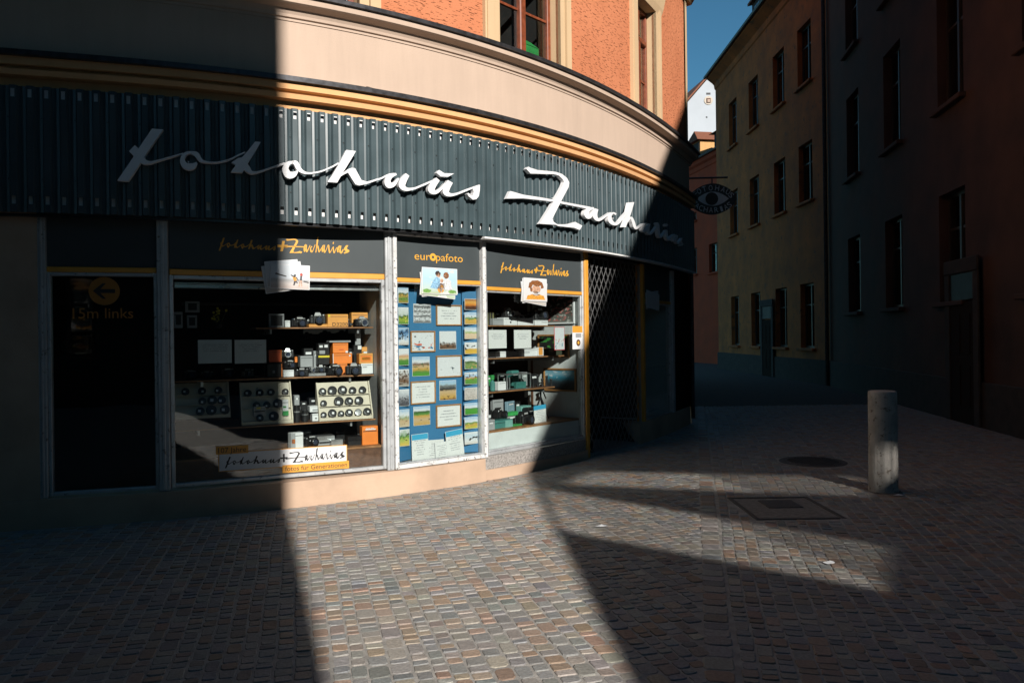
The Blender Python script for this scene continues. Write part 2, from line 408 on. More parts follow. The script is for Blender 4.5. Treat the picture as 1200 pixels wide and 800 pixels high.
class Bay:
    """flat shop-front bay between two pixel columns"""
    def __init__(s, pxl, pxr, d=-.08, py=400):
        s.p0 = F(spx(pxl, py, d)[0], 0, d); s.p1 = F(spx(pxr, py, d)[0], 0, d)
        u = s.p1-s.p0; s.w = u.length; s.u = u/s.w; s.n = Vector((s.u.y, -s.u.x, 0)); s.rz = math.atan2(s.u.y, s.u.x)
    def m(s, a, v, z): return s.p0+s.u*a-s.n*v+Vector((0, 0, z))
    def at(s, px, py, v=0.):
        """(a, z) where the pixel's ray meets the plane v behind the glass"""
        r = ray(px, py); o = Vector((0, 0, EYE)); q = s.p0-s.n*v
        t = (q-o).dot(s.n)/r.dot(s.n); P = o+r*t
        return (P-s.p0).dot(s.u), P.z
    def rect(s, x0, y0, x1, y1, v):
        ym = (y0+y1)/2; xm = (x0+x1)/2
        return s.at(x0, ym, v)[0], s.at(x1, ym, v)[0], s.at(xm, y1, v)[1], s.at(xm, y0, v)[1]

# ================================================================== GROUND
g = B(); g.add([(-400, -400, -.09), (400, -400, -.09), (400, 400, -.09), (-400, 400, -.09)], [(0, 1, 2, 3)])
g.obj('ground', mat('dark_earth', (.07, .065, .06), .9, bump=.3), kind='structure')

def mat_stone(name, attr=True):
    m, t, n, l, p = nt(name)
    at = n.new('ShaderNodeAttribute'); at.attribute_name = 'stone'
    tc = n.new('ShaderNodeTexCoord')
    no = n.new('ShaderNodeTexNoise'); no.inputs['Scale'].default_value = 60; no.inputs['Detail'].default_value = 8; no.inputs['Roughness'].default_value = .7
    l.new(tc.outputs['Object'], no.inputs['Vector'])
    mr = n.new('ShaderNodeMapRange'); mr.inputs[1].default_value = .25; mr.inputs[2].default_value = .75; mr.inputs[3].default_value = .6; mr.inputs[4].default_value = 1.35
    l.new(no.outputs[0], mr.inputs[0])
    mx = n.new('ShaderNodeMixRGB'); mx.blend_type = 'MULTIPLY'; mx.inputs[0].default_value = 1
    l.new(at.outputs['Color'], mx.inputs[1]); l.new(mr.outputs[0], mx.inputs[2])
    # trodden-in dust, in patches of its own
    du = n.new('ShaderNodeTexNoise'); du.inputs['Scale'].default_value = .9; du.inputs['Detail'].default_value = 7; l.new(tc.outputs['Object'], du.inputs['Vector'])
    dr = n.new('ShaderNodeValToRGB'); dr.color_ramp.elements[0].position = .42; dr.color_ramp.elements[1].position = .72
    dr.color_ramp.elements[1].color = (.55, .55, .55, 1); l.new(du.outputs[0], dr.inputs[0])
    m2 = n.new('ShaderNodeMixRGB'); m2.inputs[2].default_value = (.30, .27, .235, 1); l.new(dr.outputs[0], m2.inputs[0]); l.new(mx.outputs[0], m2.inputs[1])
    l.new(m2.outputs[0], p.inputs['Base Color'])
    bn = n.new('ShaderNodeTexNoise'); bn.inputs['Scale'].default_value = 45; bn.inputs['Detail'].default_value = 8; l.new(tc.outputs['Object'], bn.inputs['Vector'])
    bp = n.new('ShaderNodeBump'); bp.inputs['Strength'].default_value = .55; bp.inputs['Distance'].default_value = .006
    l.new(bn.outputs[0], bp.inputs['Height']); l.new(bp.outputs[0], p.inputs['Normal'])
    p.inputs['Roughness'].default_value = .62; p.inputs['Specular IOR Level'].default_value = .4
    return m
M_STONE = mat_stone('worn_sett_stone')
M_JOINT = mat('sandy_joint', (.37, .35, .32), .95, var=.25, scale=9, bump=.4, bscale=120)

pv = B()
_xs = np.arange(-9, 15.01, .5); _ys = np.arange(2.4, 17.1, .6)
for j in range(len(_ys)):
    for i in range(len(_xs)): pv.v.append(Vector((_xs[i], _ys[j], -.004)))
for j in range(len(_ys)-1):
    for i in range(len(_xs)-1):
        q = j*len(_xs)+i; pv.f.append((q, q+1, q+1+len(_xs), q+len(_xs)))
pv.add([(-30, -30, -.0135), (30, -30, -.0135), (30, 2.5, -.0135), (-30, 2.5, -.0135)], [(0, 1, 2, 3)])
pavement = pv.obj('pavement', M_JOINT, kind='structure')
def mat_far_setts():
    m, t, n, l, p = nt('far_setts')
    tc = n.new('ShaderNodeTexCoord'); br = n.new('ShaderNodeTexBrick'); br.inputs['Scale'].default_value = 1
    br.inputs['Brick Width'].default_value = .1; br.inputs['Row Height'].default_value = .09; br.inputs['Mortar Size'].default_value = .012
    br.inputs['Color1'].default_value = (.13, .12, .11, 1); br.inputs['Color2'].default_value = (.19, .15, .12, 1); br.inputs['Mortar'].default_value = (.10, .095, .085, 1)
    l.new(tc.outputs['Object'], br.inputs['Vector']); l.new(br.outputs[0], p.inputs['Base Color']); p.inputs['Roughness'].default_value = .9; p.inputs['Specular IOR Level'].default_value = .1
    return m
lane = B(); lane.add([(-4, 16.75, -.008), (16, 16.75, -.008), (16, 70, -.008), (-4, 70, -.008)], [(0, 1, 2, 3)]); lane.obj('lane', mat_far_setts(), kind='structure')

PAL = [((.29, .285, .27), 5), ((.24, .245, .24), 4), ((.33, .31, .275), 4), ((.225, .24, .25), 3), ((.38, .235, .15), 3), ((.32, .19, .115), 2.2),
       ((.37, .275, .20), 3), ((.26, .205, .165), 2), ((.155, .165, .17), 1.4), ((.40, .36, .30), 2), ((.22, .16, .125), 1)]
PW = [w for _, w in PAL]
def in_shop(x, y, m=.0):
    if x > XR+.02: return y > 13.75+ (x-XR)*6 if x < 3.6 else False
    yy = yofx(x)
    sl = np.interp(x, _x, _ty/_tx)
    return y > yy - m*math.hypot(1, sl)
MAN = (3.72, 9.55, .40)          # round cover
SLAB = (2.08, 2.86, 6.60, 7.50)  # oblong cover
BOL = (3.72, 7.73)
g0 = ground(822, 552); g1_ = ground(826, 646)
GDIR = (Vector((g0.x, g0.y))-Vector((g1_.x, g1_.y))).normalized()
def gut_x(y): return g1_.x+(y-g1_.y)*GDIR.x/GDIR.y
stones = []
def lay(dirv, clip, pr, qr, seed):
    """columns of setts along dirv"""
    rr = random.Random(seed)
    a = Vector((dirv[0], dirv[1])).normalized(); b = Vector((a.y, -a.x))
    p = pr[0]
    while p < pr[1]:
        w = rr.choice((.078, .086, .09, .096, .104))
        q = qr[0]+rr.random()*.1; ph = rr.random()*6
        while q < qr[1]:
            L = rr.choice((.058, .066, .072, .08, .088, .1, .118)) if rr.random() < .9 else .14
            wob = .006*math.sin(q*1.7+ph*.3+p*.6)+.004*math.sin(q*5+p*3)
            c = a*(q+L/2)+b*(p+w/2+wob)
            if clip(c.x, c.y): stones.append((c, a, b, w, L, rr.random()))
            q += L
        p += w
def vis(x, y):
    if y < 2.9 or y > 17: return False
    k = 600+900*x/y
    return -70 < k < 1275
def okay(x, y):
    if not vis(x, y) or in_shop(x, y, .03): return False
    if math.hypot(x-MAN[0], y-MAN[1]) < MAN[2]+.05: return False
    if SLAB[0]-.05 < x < SLAB[1]+.05 and SLAB[2]-.05 < y < SLAB[3]+.05: return False
    if math.hypot(x-BOL[0], y-BOL[1]) < .19: return False
    if x > 5.6+.17*y-.05: return False
    return True
lay((-.264, .965), lambda x, y: okay(x, y) and x < gut_x(y)-.05, (-9, 9), (0, 22), 3)
lay((GDIR.x, GDIR.y), lambda x, y: okay(x, y) and x > gut_x(y)+.14, (-4, 14), (0, 22), 4)
# the gutter: one column of long flat stones
rr = random.Random(5); q = -6.
while q < 12:
    L = rr.uniform(.10, .15); c = Vector((g1_.x, g1_.y))+GDIR*(q+L/2)+Vector((GDIR.y, -GDIR.x))*.045
    if okay(c.x, c.y): stones.append((c, GDIR, Vector((GDIR.y, -GDIR.x)), .15, L, rr.random()))
    q += L
def stone_geo(c, a, b, w, L, seed):
    r = random.Random(seed)
    gp = r.uniform(.0035, .0075); hw, hl = w/2-gp, L/2-gp
    j = .1*min(w, L)
    top = r.uniform(-.002, .0025)
    tl = [r.uniform(-.0022, .0022) for _ in range(4)]
    cs = [(-1, -1), (1, -1), (1, 1), (-1, 1)]
    cut = r.uniform(.16, .3)
    ring0 = []; ring1 = []; ring2 = []
    cor = [(sx*hw+r.uniform(-j, j)*.45, sy*hl+r.uniform(-j, j)*.45) for sx, sy in cs]
    pts = []
    for i in range(4):
        p0 = cor[i]; pm = cor[i-1]; pn = cor[(i+1) % 4]
        for t in (pm, pn):
            pts.append((p0[0]+(t[0]-p0[0])*cut*.6, p0[1]+(t[1]-p0[1])*cut*.6, tl[i]))
    for (x, y, h) in pts:
        P = c+b*x+a*y; ring0.append((P.x, P.y, -.012))
        ring1.append((P.x, P.y, top+h-.0035))
        P2 = c+b*(x*.91)+a*(y*.91); ring2.append((P2.x, P2.y, top+h))
    n = 8; v = ring0+ring1+ring2; f = []
    for k in (0, 1):
        for i in range(n): f.append((k*n+i, k*n+(i+1) % n, (k+1)*n+(i+1) % n, (k+1)*n+i))
    f.append(tuple(range(2*n, 3*n)))
    col = r.choices([p for p, _ in PAL], PW)[0]; q = r.uniform(.88, 1.12); col = [.72*x+.28*y for x, y in zip(col, (.30, .29, .27))]; col = [min(1, x*1.07) for x in col]
    return v, f, tuple(x*q*r.uniform(.95, 1.05) for x in col)
def set_stone(me, cols):
    at = me.attributes.new('stone', 'FLOAT_COLOR', 'FACE')
    at.data.foreach_set('color', np.array([(*c, 1) for c in cols], dtype=np.float32).ravel())
def size_on_screen(st):
    c = st[0]; k = 600+900*c.x/c.y
    yy = HOR+900*EYE/c.y
    if not (0 < k < 1200 and yy < 800): return 0
    return st[3]*st[4]/c.y**3
order = sorted(range(len(stones)), key=lambda i: -size_on_screen(stones[i]))
big = set(order[:300]); SV = []; SF = []; SCOL = []
for i, st in enumerate(stones):
    v, f, col = stone_geo(*st)
    if i in big:
        o = O('cobblestone', v, f, M_STONE, pavement); set_stone(o.data, [col]*len(f))
    else:
        k = len(SV); SV += v; SF += [tuple(x+k for x in q) for q in f]; SCOL += [col]*len(f)
me = bpy.data.meshes.new('cobblestones'); me.from_pydata(SV, [], SF); me.materials.append(M_STONE); set_stone(me, SCOL)
rest = bpy.data.objects.new('cobblestones', me); COL.objects.link(rest); rest.parent = pavement; rest['kind'] = 'stuff'
print('STONES', len(stones))

# ================================================================== THE SHOP BUILDING
shop = T('shop_building', 'round-cornered building with orange roughcast upper floor above the camera shop', 'building', F(8, 0, 0))
ZC = dict(top=4.84)
S0 = 0.2
# plinth
sB1 = spx(569, 545, 0)[0]
sweep('plinth', [(-.4, .245), (0, .245), (.005, .0), (.005, -.08)], S0, sB1, M_PLINTH, shop)
sE0 = spx(690, 520, 0)[0]; sE1 = spx(751, 500, 0)[0]
sweep('plinth', [(-.3, .115), (-.015, .115), (-.01, -.08)], sB1+.002, sE0, M_PLINTH, shop)
sweep('granite_sill', [(-.3, .262), (-.035, .262), (-.035, .113)], sB1+.002, sE0-.02, M_GRANITE, shop)
sweep('plinth', [(-.3, .30), (-.02, .30), (-.015, -.08)], sE1, SEND, M_PLINTH, shop)
sweep('door_step', [(-1.1, .03), (-.06, .03), (-.055, -.08)], sE0, sE1, M_GRANITE, shop)
# bands over the sign: cream band, cornices
SX = SEND+.10
sweep('lower_string_course', [(-.02, 4.015), (.10, 4.015), (.108, 3.945), (.05, 3.942), (.045, 3.912), (.10, 3.908), (.092, 3.862), (.0, 3.858), (-.02, 3.62)], S0, SX, M_ORANGE, shop)
sweep('sheet_metal_capping', [(.0, 4.085), (.03, 4.08), (.14, 4.062), (.145, 4.014), (.105, 4.012)], S0, SX+.02, M_ZINC, shop)
sweep('cream_wall_band', [(.01, 4.62), (.01, 4.05)], S0, SEND, M_CREAM, shop)
sweep('cornice', [(.0, 4.805), (.165, 4.805), (.16, 4.745), (.14, 4.735), (.07, 4.715), (.045, 4.675), (.04, 4.65), (.02, 4.645), (.02, 4.62), (.0, 4.618)], S0, SX, M_CREAM, shop)
sweep('sheet_metal_capping', [(-.05, 4.875), (.02, 4.87), (.19, 4.845), (.195, 4.803), (.15, 4.80)], S0, SX+.02, M_ZINC, shop)
# seams of the capping sheet
for px in (435, 567, 667, 710, 753):
    s, z = spx(px, 100+(px-435)*.27, .12)
    b = B()
    for ds in (-.012,):
        P = [F(s+ds, 4.03, .14), F(s-ds, 4.03, .14), F(s-ds, 4.062, .14), F(s+ds, 4.062, .14), F(s+ds, 4.11, .02), F(s-ds, 4.11, .02), F(s+ds, 4.03, .0), F(s-ds, 4.03, .0)]
        b.add(P, [(0, 1, 2, 3), (3, 2, 5, 4), (0, 3, 4, 6), (1, 7, 5, 2)])
    b.obj('capping_seam', M_ZINC, shop)
# upper wall with windows
ZS, ZT = 4.875, 6.62
def srange(a, b, y): return spx(a, y, .0)[0], spx(b, y, .0)[0]
w1 = srange(585, 656, 40); w2 = srange(747.5, 768.5, 80)
wd = w1[1]-w1[0]; c1 = sum(w1)/2; c2 = sum(w2)/2; gapw = 1.0
w2 = (w2[0], w2[1]); w0e = spx(421, 5, 0)[0]; w0 = (w0e-wd, w0e)
wins = [w0, w1, w2]
sw = w0[0]-2.1
while sw > 1.5: wins.insert(0, (sw-wd, sw)); sw -= wd+2.1
holes = [(a, b, ZS-.01, ZT) for a, b in wins]
wallgrid('upper_wall', -.03, S0, SEND, 4.84, 18.0, holes, M_RC, shop, depth=.03)
for (a, b) in wins:
    lbl = None
    if abs(a-w1[0]) < .01: lbl = 'tall wooden window with the green box behind its glass'
    # surround: two stepped cream strips left and right, lintel and hood
    sb = B()
    for (i0, i1, dd) in ((.0, .085, .012), (.085, .105, .0), (.105, .20, .035), (.20, .225, .02)):
        for sgn in (-1, 1):
            e0 = (a-i0, a-i1) if sgn < 0 else (b+i0, b+i1)
            lo, hi = min(e0), max(e0)
            P = [F(q, z, dq) for dq in (dd, -.06) for (q, z) in ((lo, ZS-.02), (hi, ZS-.02), (hi, ZT+.1), (lo, ZT+.1))]
            sb.add(P, [(0, 1, 2, 3), (0, 3, 7, 4), (1, 5, 6, 2), (3, 2, 6, 7)])
    for sgn in (-1, 1):
        q = a if sgn < 0 else b
        sb.add([F(q, ZS-.02, .012), F(q, ZT, .012), F(q, ZT, -.24), F(q, ZS-.02, -.24)], [(0, 1, 2, 3)])
    sb.add([F(a, ZT, .012), F(b, ZT, .012), F(b, ZT, -.24), F(a, ZT, -.24)], [(0, 1, 2, 3)])
    n = len(sb.v)
    O('window_surround', sb.v, sb.f, M_SURR, shop, uv=[(0.7*q.x+.7*q.y, q.z) for q in sb.v])
    sweep('window_hood', [(-.05, ZT+.42), (.16, ZT+.40), (.16, ZT+.33), (.09, ZT+.27), (.05, ZT+.1), (.012, ZT+.001), (-.03, ZT+.001)], a-.26, b+.26, M_SURR, shop)
    # timber frame: flat between the jambs
    pa = F(a, 0, -.16); pb = F(b, 0, -.16); u = (pb-pa); W = u.length; u = u/W; nn = Vector((u.y, -u.x, 0))
    mm = lambda x, y, z, pa=pa, u=u, nn=nn: pa+u*x-nn*y+Vector((0, 0, z))
    fr = B(); t = .06; mid = W/2; zt = ZS+1.20
    fr.cbox(0, t, -.02, .06, ZS, ZT, .006, mm); fr.cbox(W-t, W, -.02, .06, ZS, ZT, .006, mm)
    fr.cbox(t, W-t, -.02, .06, ZS, ZS+.05, .006, mm); fr.cbox(t, W-t, -.02, .06, ZT-t, ZT, .006, mm)
    fr.cbox(t, W-t, -.035, .06, zt, zt+.075, .008, mm)
    wf = fr.obj('window_frame', M_WINWOOD, shop, label=lbl)
    cs = B(); cs.cbox(mid-.05, mid+.05, -.045, .04, ZS+.05, zt, .012, mm); cs.cbox(mid-.04, mid+.04, -.035, .04, zt+.075, ZT-t, .01, mm)
    cs.obj('window_mullion', M_WINWOOD, wf)
    bars = B()
    for x0, x1 in ((t, mid-.05), (mid+.05, W-t)):
        for zz in (ZS+.62,): bars.box(x0, x1, .0, .035, zz, zz+.028, mm)
    bars.obj('glazing_bar', M_WINWOOD, wf)
    for x0, x1 in ((t, mid-.05), (mid+.05, W-t)):
        for z0, z1 in ((ZS+.05, ZS+.62), (ZS+.648, zt), (zt+.075, ZT-t)):
            B().box(x0, x1, .012, .017, z0, z1, mm).obj('pane', M_GLASSD, wf)
    # room behind
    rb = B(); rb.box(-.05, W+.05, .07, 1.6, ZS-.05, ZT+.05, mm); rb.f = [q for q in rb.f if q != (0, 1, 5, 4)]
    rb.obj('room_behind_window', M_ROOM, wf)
    if abs(a-w1[0]) < .01:
        cu = B()
        for i in range(8):
            x = mid+.09+i*.018; cu.tube(mm(x, .22+.012*(i % 2), ZS), mm(x, .22+.012*(i % 2), ZT), .011, n=6)
        cu.obj('curtain', M_CURTAIN, wf)
        gx = mid+.17
        gb = T('box', 'green box with faceted lid standing inside the upper window', 'box', mm(gx+.10, .14, ZS+.05), math.atan2(u.y, u.x))
        k = B(); k.cbox(-.14, .14, -.07, .07, 0, .25, .008); k.obj('box_body', M_GREEN, gb, world=False)
        k = B(); k.add([(-.14, -.07, .251), (.14, -.07, .251), (.14, .07, .251), (-.14, .07, .251), (-.02, 0, .335), (.07, 0, .325)], [(0, 1, 5, 4), (1, 2, 5), (2, 3, 4, 5), (3, 0, 4)]); k.obj('box_lid', M_GREEN, gb, world=False)
    elif abs(a-w2[0]) < .01:
        bl = B(); bl.box(t, W-t, .15, .16, ZS+.05, ZT-.1, mm); bl.obj('blind', M_BLIND, wf)
# course over the upper floor, corner strip, side wall and roof
sweep('upper_cornice', [(-.03, 7.9), (.24, 7.88), (.23, 7.80), (.14, 7.70), (.09, 7.62), (.05, 7.56), (-.03, 7.55)], S0, SX+.1, M_SURR, shop)
sweep('corner_strip', [(.0, 7.57), (.0, 4.85)], SEND-.15, SEND+.005, M_SURR, shop)
e = F(SEND, 0, 0); e2 = e+Vector((1.2, 14, 0))
sd = B(); sd.add([e+Vector((0, 0, -.1)), e2+Vector((0, 0, -.1)), e2+Vector((0, 0, 18.0)), e+Vector((0, 0, 18.0))], [(0, 1, 2, 3)])
sd.obj('side_wall', M_RC, shop)
rf = B(); ss = np.linspace(S0, SEND, 40)
P = [F(s, 18.0, .45) for s in ss]; Q = [F(s, 22.5, -3.6) for s in ss]
for i in range(39): rf.add([P[i], P[i+1], Q[i+1], Q[i]], [(0, 1, 2, 3)])
rf.obj('roof', M_TILE, shop)
bk = B(); l0 = F(S0, 0, -.03); bk.add([l0+Vector((0, 0, -.1)), l0+Vector((0, 9, -.1)), l0+Vector((0, 9, 18.0)), l0+Vector((0, 0, 18.0))], [(0, 1, 2, 3)]); bk.obj('end_wall', M_RC, shop)
# left wall pier, before the first bay
sA = spx(45, 400, -.03)[0]
sweep('wall_pier', [(-.03, 3.7), (-.03, .2)], S0, sA, M_PLINTH, shop)
# slab closing the shop above the bays
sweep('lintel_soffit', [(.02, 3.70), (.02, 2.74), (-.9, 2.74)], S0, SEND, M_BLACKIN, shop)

# ================================================================== THE CORRUGATED SIGN
sign = T('shop_sign', 'long curved blue-grey corrugated metal sign with white script lettering above the shop windows', 'sign', F(spx(500, 200, .1)[0], 2.66, .1))
ZB, ZTOP = 2.70, 3.765
SS0, SS1 = spx(-90, 200, .1)[0], SEND-.02
PITCH = .1262
DV, DCR = .085, .118      # valley and crest offsets
s_first = spx(346.5, 200, .118)[0]; k0 = int((s_first-SS0)/PITCH)
start = s_first-k0*PITCH-PITCH/2
HZ = ((2.765, 2.835), (3.665, 3.735)); HWD = .030
v = []; f = []; ix = {}
def vid(s, z, d):
    key = (round(s, 4), round(z, 4), round(d, 4))
    if key not in ix: ix[key] = len(v); v.append(F(s, z, d))
    return ix[key]
zl = [ZB, HZ[0][0], HZ[0][1], HZ[1][0], HZ[1][1], ZTOP]
npitch = int((SS1-start)/PITCH)
crests = []
for i in range(npitch):
    s0 = start+i*PITCH; c = s0+PITCH/2; crests.append(c)
    prof = [(s0, DV), (s0+.026, DV), (s0+.035, DCR-.006), (s0+.040, DCR), (c-HWD/2, DCR), (c+HWD/2, DCR), (s0+PITCH-.040, DCR), (s0+PITCH-.035, DCR-.006), (s0+PITCH-.026, DV), (s0+PITCH, DV)]
    # a fine bead pressed in the valley middle
    prof = [(s0, DV+.010), (s0+.006, DV+.004)]+prof[1:-1]+[(s0+PITCH-.006, DV+.004), (s0+PITCH, DV+.010)]
    for j in range(len(prof)-1):
        hole = (j == 5)
        for a, b in zip(zl, zl[1:]):
            if hole and (a, b) in HZ: continue
            (x0, d0), (x1, d1) = prof[j], prof[j+1]
            f.append((vid(x0, a, d0), vid(x1, a, d1), vid(x1, b, d1), vid(x0, b, d0)))
O('corrugated_sheet', v, f, M_SHEET, sign)
SSE = start+npitch*PITCH
sweep('backing_tray', [(.05, 2.87), (.066, 2.87), (.066, 2.74), (.05, 2.74)], start, SSE, M_WTRAY, sign)
sweep('backing_tray', [(.05, 3.75), (.066, 3.75), (.066, 3.63), (.05, 3.63)], start, SSE, M_WTRAY, sign)
sweep('back_plate', [(.021, 3.76), (.048, 3.76), (.048, 2.71), (.021, 2.71)], start, SSE, M_BLACKM, sign)
sC = spx(566, 285, .1)[0]
sweep('bottom_rail', [(.03, 2.695), (.128, 2.692), (.132, 2.672), (.03, 2.668)], sC, SSE, M_WTRAY, sign)
sweep('bottom_rail', [(.03, 2.695), (.07, 2.692), (.07, 2.672), (.03, 2.668)], start, sC-.004, M_BLACKM, sign)
# screws: a few dots each, too small to pick apart
sc = B()
for i, c in enumerate(crests):
    if i % 2 == 0: continue
    for z in (2.98, 3.5):
        s_ = c-PITCH/2+.02; P = F(s_, z, DV); n_ = (F(s_, z, DV+.01)-P).normalized(); sc.tube(P, P+n_*.008, .006, n=6)
sc.obj('screws', M_INK, sign, kind='stuff')

# --- lettering. Strokes are (x, y, width), outlines are polygons; all traced in close-up coordinates.
def catmull(pts, n=6):
    if len(pts) < 3: n = 2
    P = [np.array(p, float) for p in pts]; P = [2*P[0]-P[1]]+P+[2*P[-1]-P[-2]]; out = []
    for i in range(1, len(P)-2):
        for k in range(n):
            t = k/n; a, b, c, d = P[i-1:i+3]
            out.append(.5*((2*b)+(-a+c)*t+(2*a-5*b+4*c-d)*t*t+(-a+3*b-3*c+d)*t**3))
    out.append(P[-2]); return out
def st(*p): return ('s', p)
def pg(*p): return ('p', p)
ZA = (130, 135, 5.714); ZB2 = (325, 165, 10.0); ZC2 = (440, 185, 8.571); ZD = (585, 185, 8.425); ZE = (675, 220, 8.571)
GL = [
 ('f', ZA, [pg((275, 90), (350, 97), (300, 165), (235, 262), (175, 355), (115, 442), (42, 437), (120, 325), (200, 200)),
            st((140, 221, 56), (185, 265, 58), (218, 308, 38), (258, 317, 20), (300, 308, 12), (380, 285, 9), (485, 256, 9))]),
 ('o', ZA, [st((548, 246, 12), (500, 258, 22), (478, 300, 34), (500, 340, 42), (545, 342, 42), (575, 318, 12)),
            st((535, 250, 16), (572, 262, 32), (598, 298, 26), (630, 312, 12), (700, 316, 9), (790, 298, 9), (850, 270, 9), (898, 248, 9))]),
 ('t', ZA, [pg((965, 177), (1003, 180), (960, 255), (912, 330), (880, 385), (803, 380), (835, 335), (805, 318), (852, 287), (878, 282), (920, 235)),
            st((885, 320, 46), (915, 360, 40), (945, 384, 20), (1000, 376, 11), (1090, 345, 9), (1165, 320, 9))]),
 ('o', ZB2, [st((0, 300, 10), (60, 280, 12), (120, 258, 18), (200, 245, 20)), st((190, 247, 20), (125, 270, 52), (95, 335, 74), (130, 398, 84), (190, 395, 66), (238, 355, 16)),
             st((165, 250, 24), (215, 262, 54), (250, 325, 52), (300, 366, 34), (360, 380, 20), (440, 374, 17), (530, 352, 16), (640, 305, 17), (718, 262, 18))]),
 ('h', ZB2, [pg((808, 108), (920, 122), (860, 225), (770, 370), (700, 490), (590, 482), (640, 410), (735, 250)),
             pg((740, 420), (765, 380), (825, 335), (870, 318), (910, 322), (950, 395), (985, 460), (1050, 480), (1200, 436), (1200, 452), (1060, 502), (960, 524), (915, 510), (870, 440), (828, 372), (770, 400))]),
 ('a', ZC2, [st((0, 222, 18), (60, 205, 16), (130, 170, 16), (190, 160, 16)), st((210, 163, 20), (155, 182, 44), (122, 225, 60), (135, 272, 62), (185, 265, 40), (232, 205, 14)),
             st((322, 168, 44), (282, 225, 66), (268, 280, 64), (310, 315, 36), (390, 307, 20), (470, 276, 18), (570, 234, 18))]),
 ('u', ZC2, [st((628, 214, 46), (580, 270, 66), (562, 325, 62), (605, 345, 38), (660, 310, 24), (705, 258, 18)),
             st((752, 238, 56), (718, 300, 62), (710, 348, 58), (755, 372, 32), (830, 357, 20), (920, 322, 18), (1045, 276, 14)),
             pg((640, 122), (690, 155), (790, 158), (730, 190), (655, 187), (612, 150))]),
 ('s', ZC2, [pg((1050, 272), (1047, 330), (1038, 385), (1012, 416), (978, 420), (935, 385), (922, 362), (935, 352), (962, 382), (978, 376), (987, 345), (980, 312), (1000, 285))]),
 ('z', ZD, [pg((290, 88), (310, 100), (380, 120), (470, 128), (560, 140), (620, 160), (670, 200), (692, 245), (685, 290), (650, 355), (610, 430), (560, 530), (525, 600), (535, 630), (570, 655), (640, 657), (700, 650), (750, 632), (820, 670), (795, 712), (740, 690), (580, 672), (560, 660), (400, 650), (430, 610), (490, 515), (545, 420), (590, 345), (625, 280), (640, 240), (630, 215), (590, 175), (540, 160), (420, 158), (310, 155), (268, 110)),
            pg((110, 328), (240, 365), (420, 390), (540, 412), (640, 435), (850, 475), (905, 485), (865, 503), (840, 495), (610, 450), (540, 432), (400, 415), (240, 400), (75, 402))]),
 ('a', ZE, [st((180, 203, 16), (125, 222, 40), (104, 262, 46), (128, 292, 44), (160, 262, 28), (178, 222, 14)), st((208, 213, 34), (190, 268, 46), (204, 310, 38), (240, 322, 22), (300, 287, 16), (352, 253, 16))]),
 ('c', ZE, [st((402, 268, 18), (375, 254, 16), (342, 282, 32), (348, 335, 42), (392, 366, 26), (432, 350, 18), (480, 290, 16), (522, 244, 14))]),
 ('h', ZE, [pg((535, 148), (585, 145), (555, 250), (500, 398), (472, 395), (500, 320)), st((508, 352, 14), (552, 300, 18), (576, 345, 28), (598, 405, 24), (640, 392, 12), (684, 360, 9))]),
 ('a', ZE, [st((715, 358, 12), (683, 380, 24), (680, 428, 28), (700, 432, 20), (722, 378, 10)), st((738, 362, 18), (725, 425, 26), (742, 465, 20), (780, 440, 10), (818, 388, 10))]),
 ('r', ZE, [st((815, 352, 18), (826, 375, 20), (830, 430, 22), (846, 495, 20), (880, 470, 10), (912, 425, 10))]),
 ('i', ZE, [st((912, 428, 16), (915, 490, 20), (936, 525, 16), (962, 490, 9), (992, 468, 9)), pg((900, 366), (914, 360), (926, 374), (915, 390), (902, 386))]),
 ('a', ZE, [st((1008, 474, 10), (986, 498, 18), (990, 535, 16), (1008, 505, 8)), st((1018, 478, 12), (1010, 528, 16), (1026, 560, 12), (1048, 528, 8))]),
 ('s', ZE, [st((1066, 505, 8), (1056, 540, 12), (1070, 570, 14), (1048, 582, 9))]),
]
LD0, LD1 = .142, .192
GLY2D = []     # the same letters as flat outlines in metres, for the small signs
for (ch, (ox, oy, scl), parts) in GL:
    lb = B(); flat = []
    for kind, pts in parts:
        if kind == 's':
            c = catmull(pts); L = []; Rr = []
            for i, p in enumerate(c):
                q = c[min(i+1, len(c)-1)][:2]-c[max(i-1, 0)][:2]; q = q/(np.linalg.norm(q)+1e-9); nrm = np.array((-q[1], q[0]))
                w = max(3, p[2])/2; L.append(p[:2]+nrm*w); Rr.append(p[:2]-nrm*w)
            outl = [np.array(p) for p in L]+[np.array(p) for p in reversed(Rr)]; quads = True; n = len(c)
        else:
            outl = [np.array(p, float) for p in pts]; quads = False; n = len(outl)
        sz = [spx(ox+p[0]/scl, oy+p[1]/scl, LD1) for p in outl]
        m = len(sz)
        if quads: faces = [(i, i+1, m-2-i, m-1-i) for i in range(n-1)]
        else:
            bmx = bmesh.new(); vs = [bmx.verts.new((a, b, 0)) for a, b in sz]; bmx.faces.new(vs); bmesh.ops.triangulate(bmx, faces=bmx.faces[:], ngon_method='EAR_CLIP')
            bmx.verts.index_update(); faces = [tuple(q.index for q in fc.verts) for fc in bmx.faces]; bmx.free()
        flat.append((sz, faces))
        V = [F(a, b, LD1) for a, b in sz]+[F(a, b, LD0) for a, b in sz]
        FF = list(faces)+[tuple(reversed([q+m for q in fc])) for fc in faces]+[(i, (i+1) % m, m+(i+1) % m, m+i) for i in range(m)]
        lb.add(V, FF)
    # two stand-off pins to the sheet
    s_m = np.mean([p[0] for p in flat[0][0]]); z_m = np.mean([p[1] for p in flat[0][0]])
    lb.tube(F(s_m, z_m, .10), F(s_m, z_m, LD0+.005), .006, n=6)
    lb.obj('letter_'+ch, M_WHITE, sign); GLY2D.append((ch, flat))
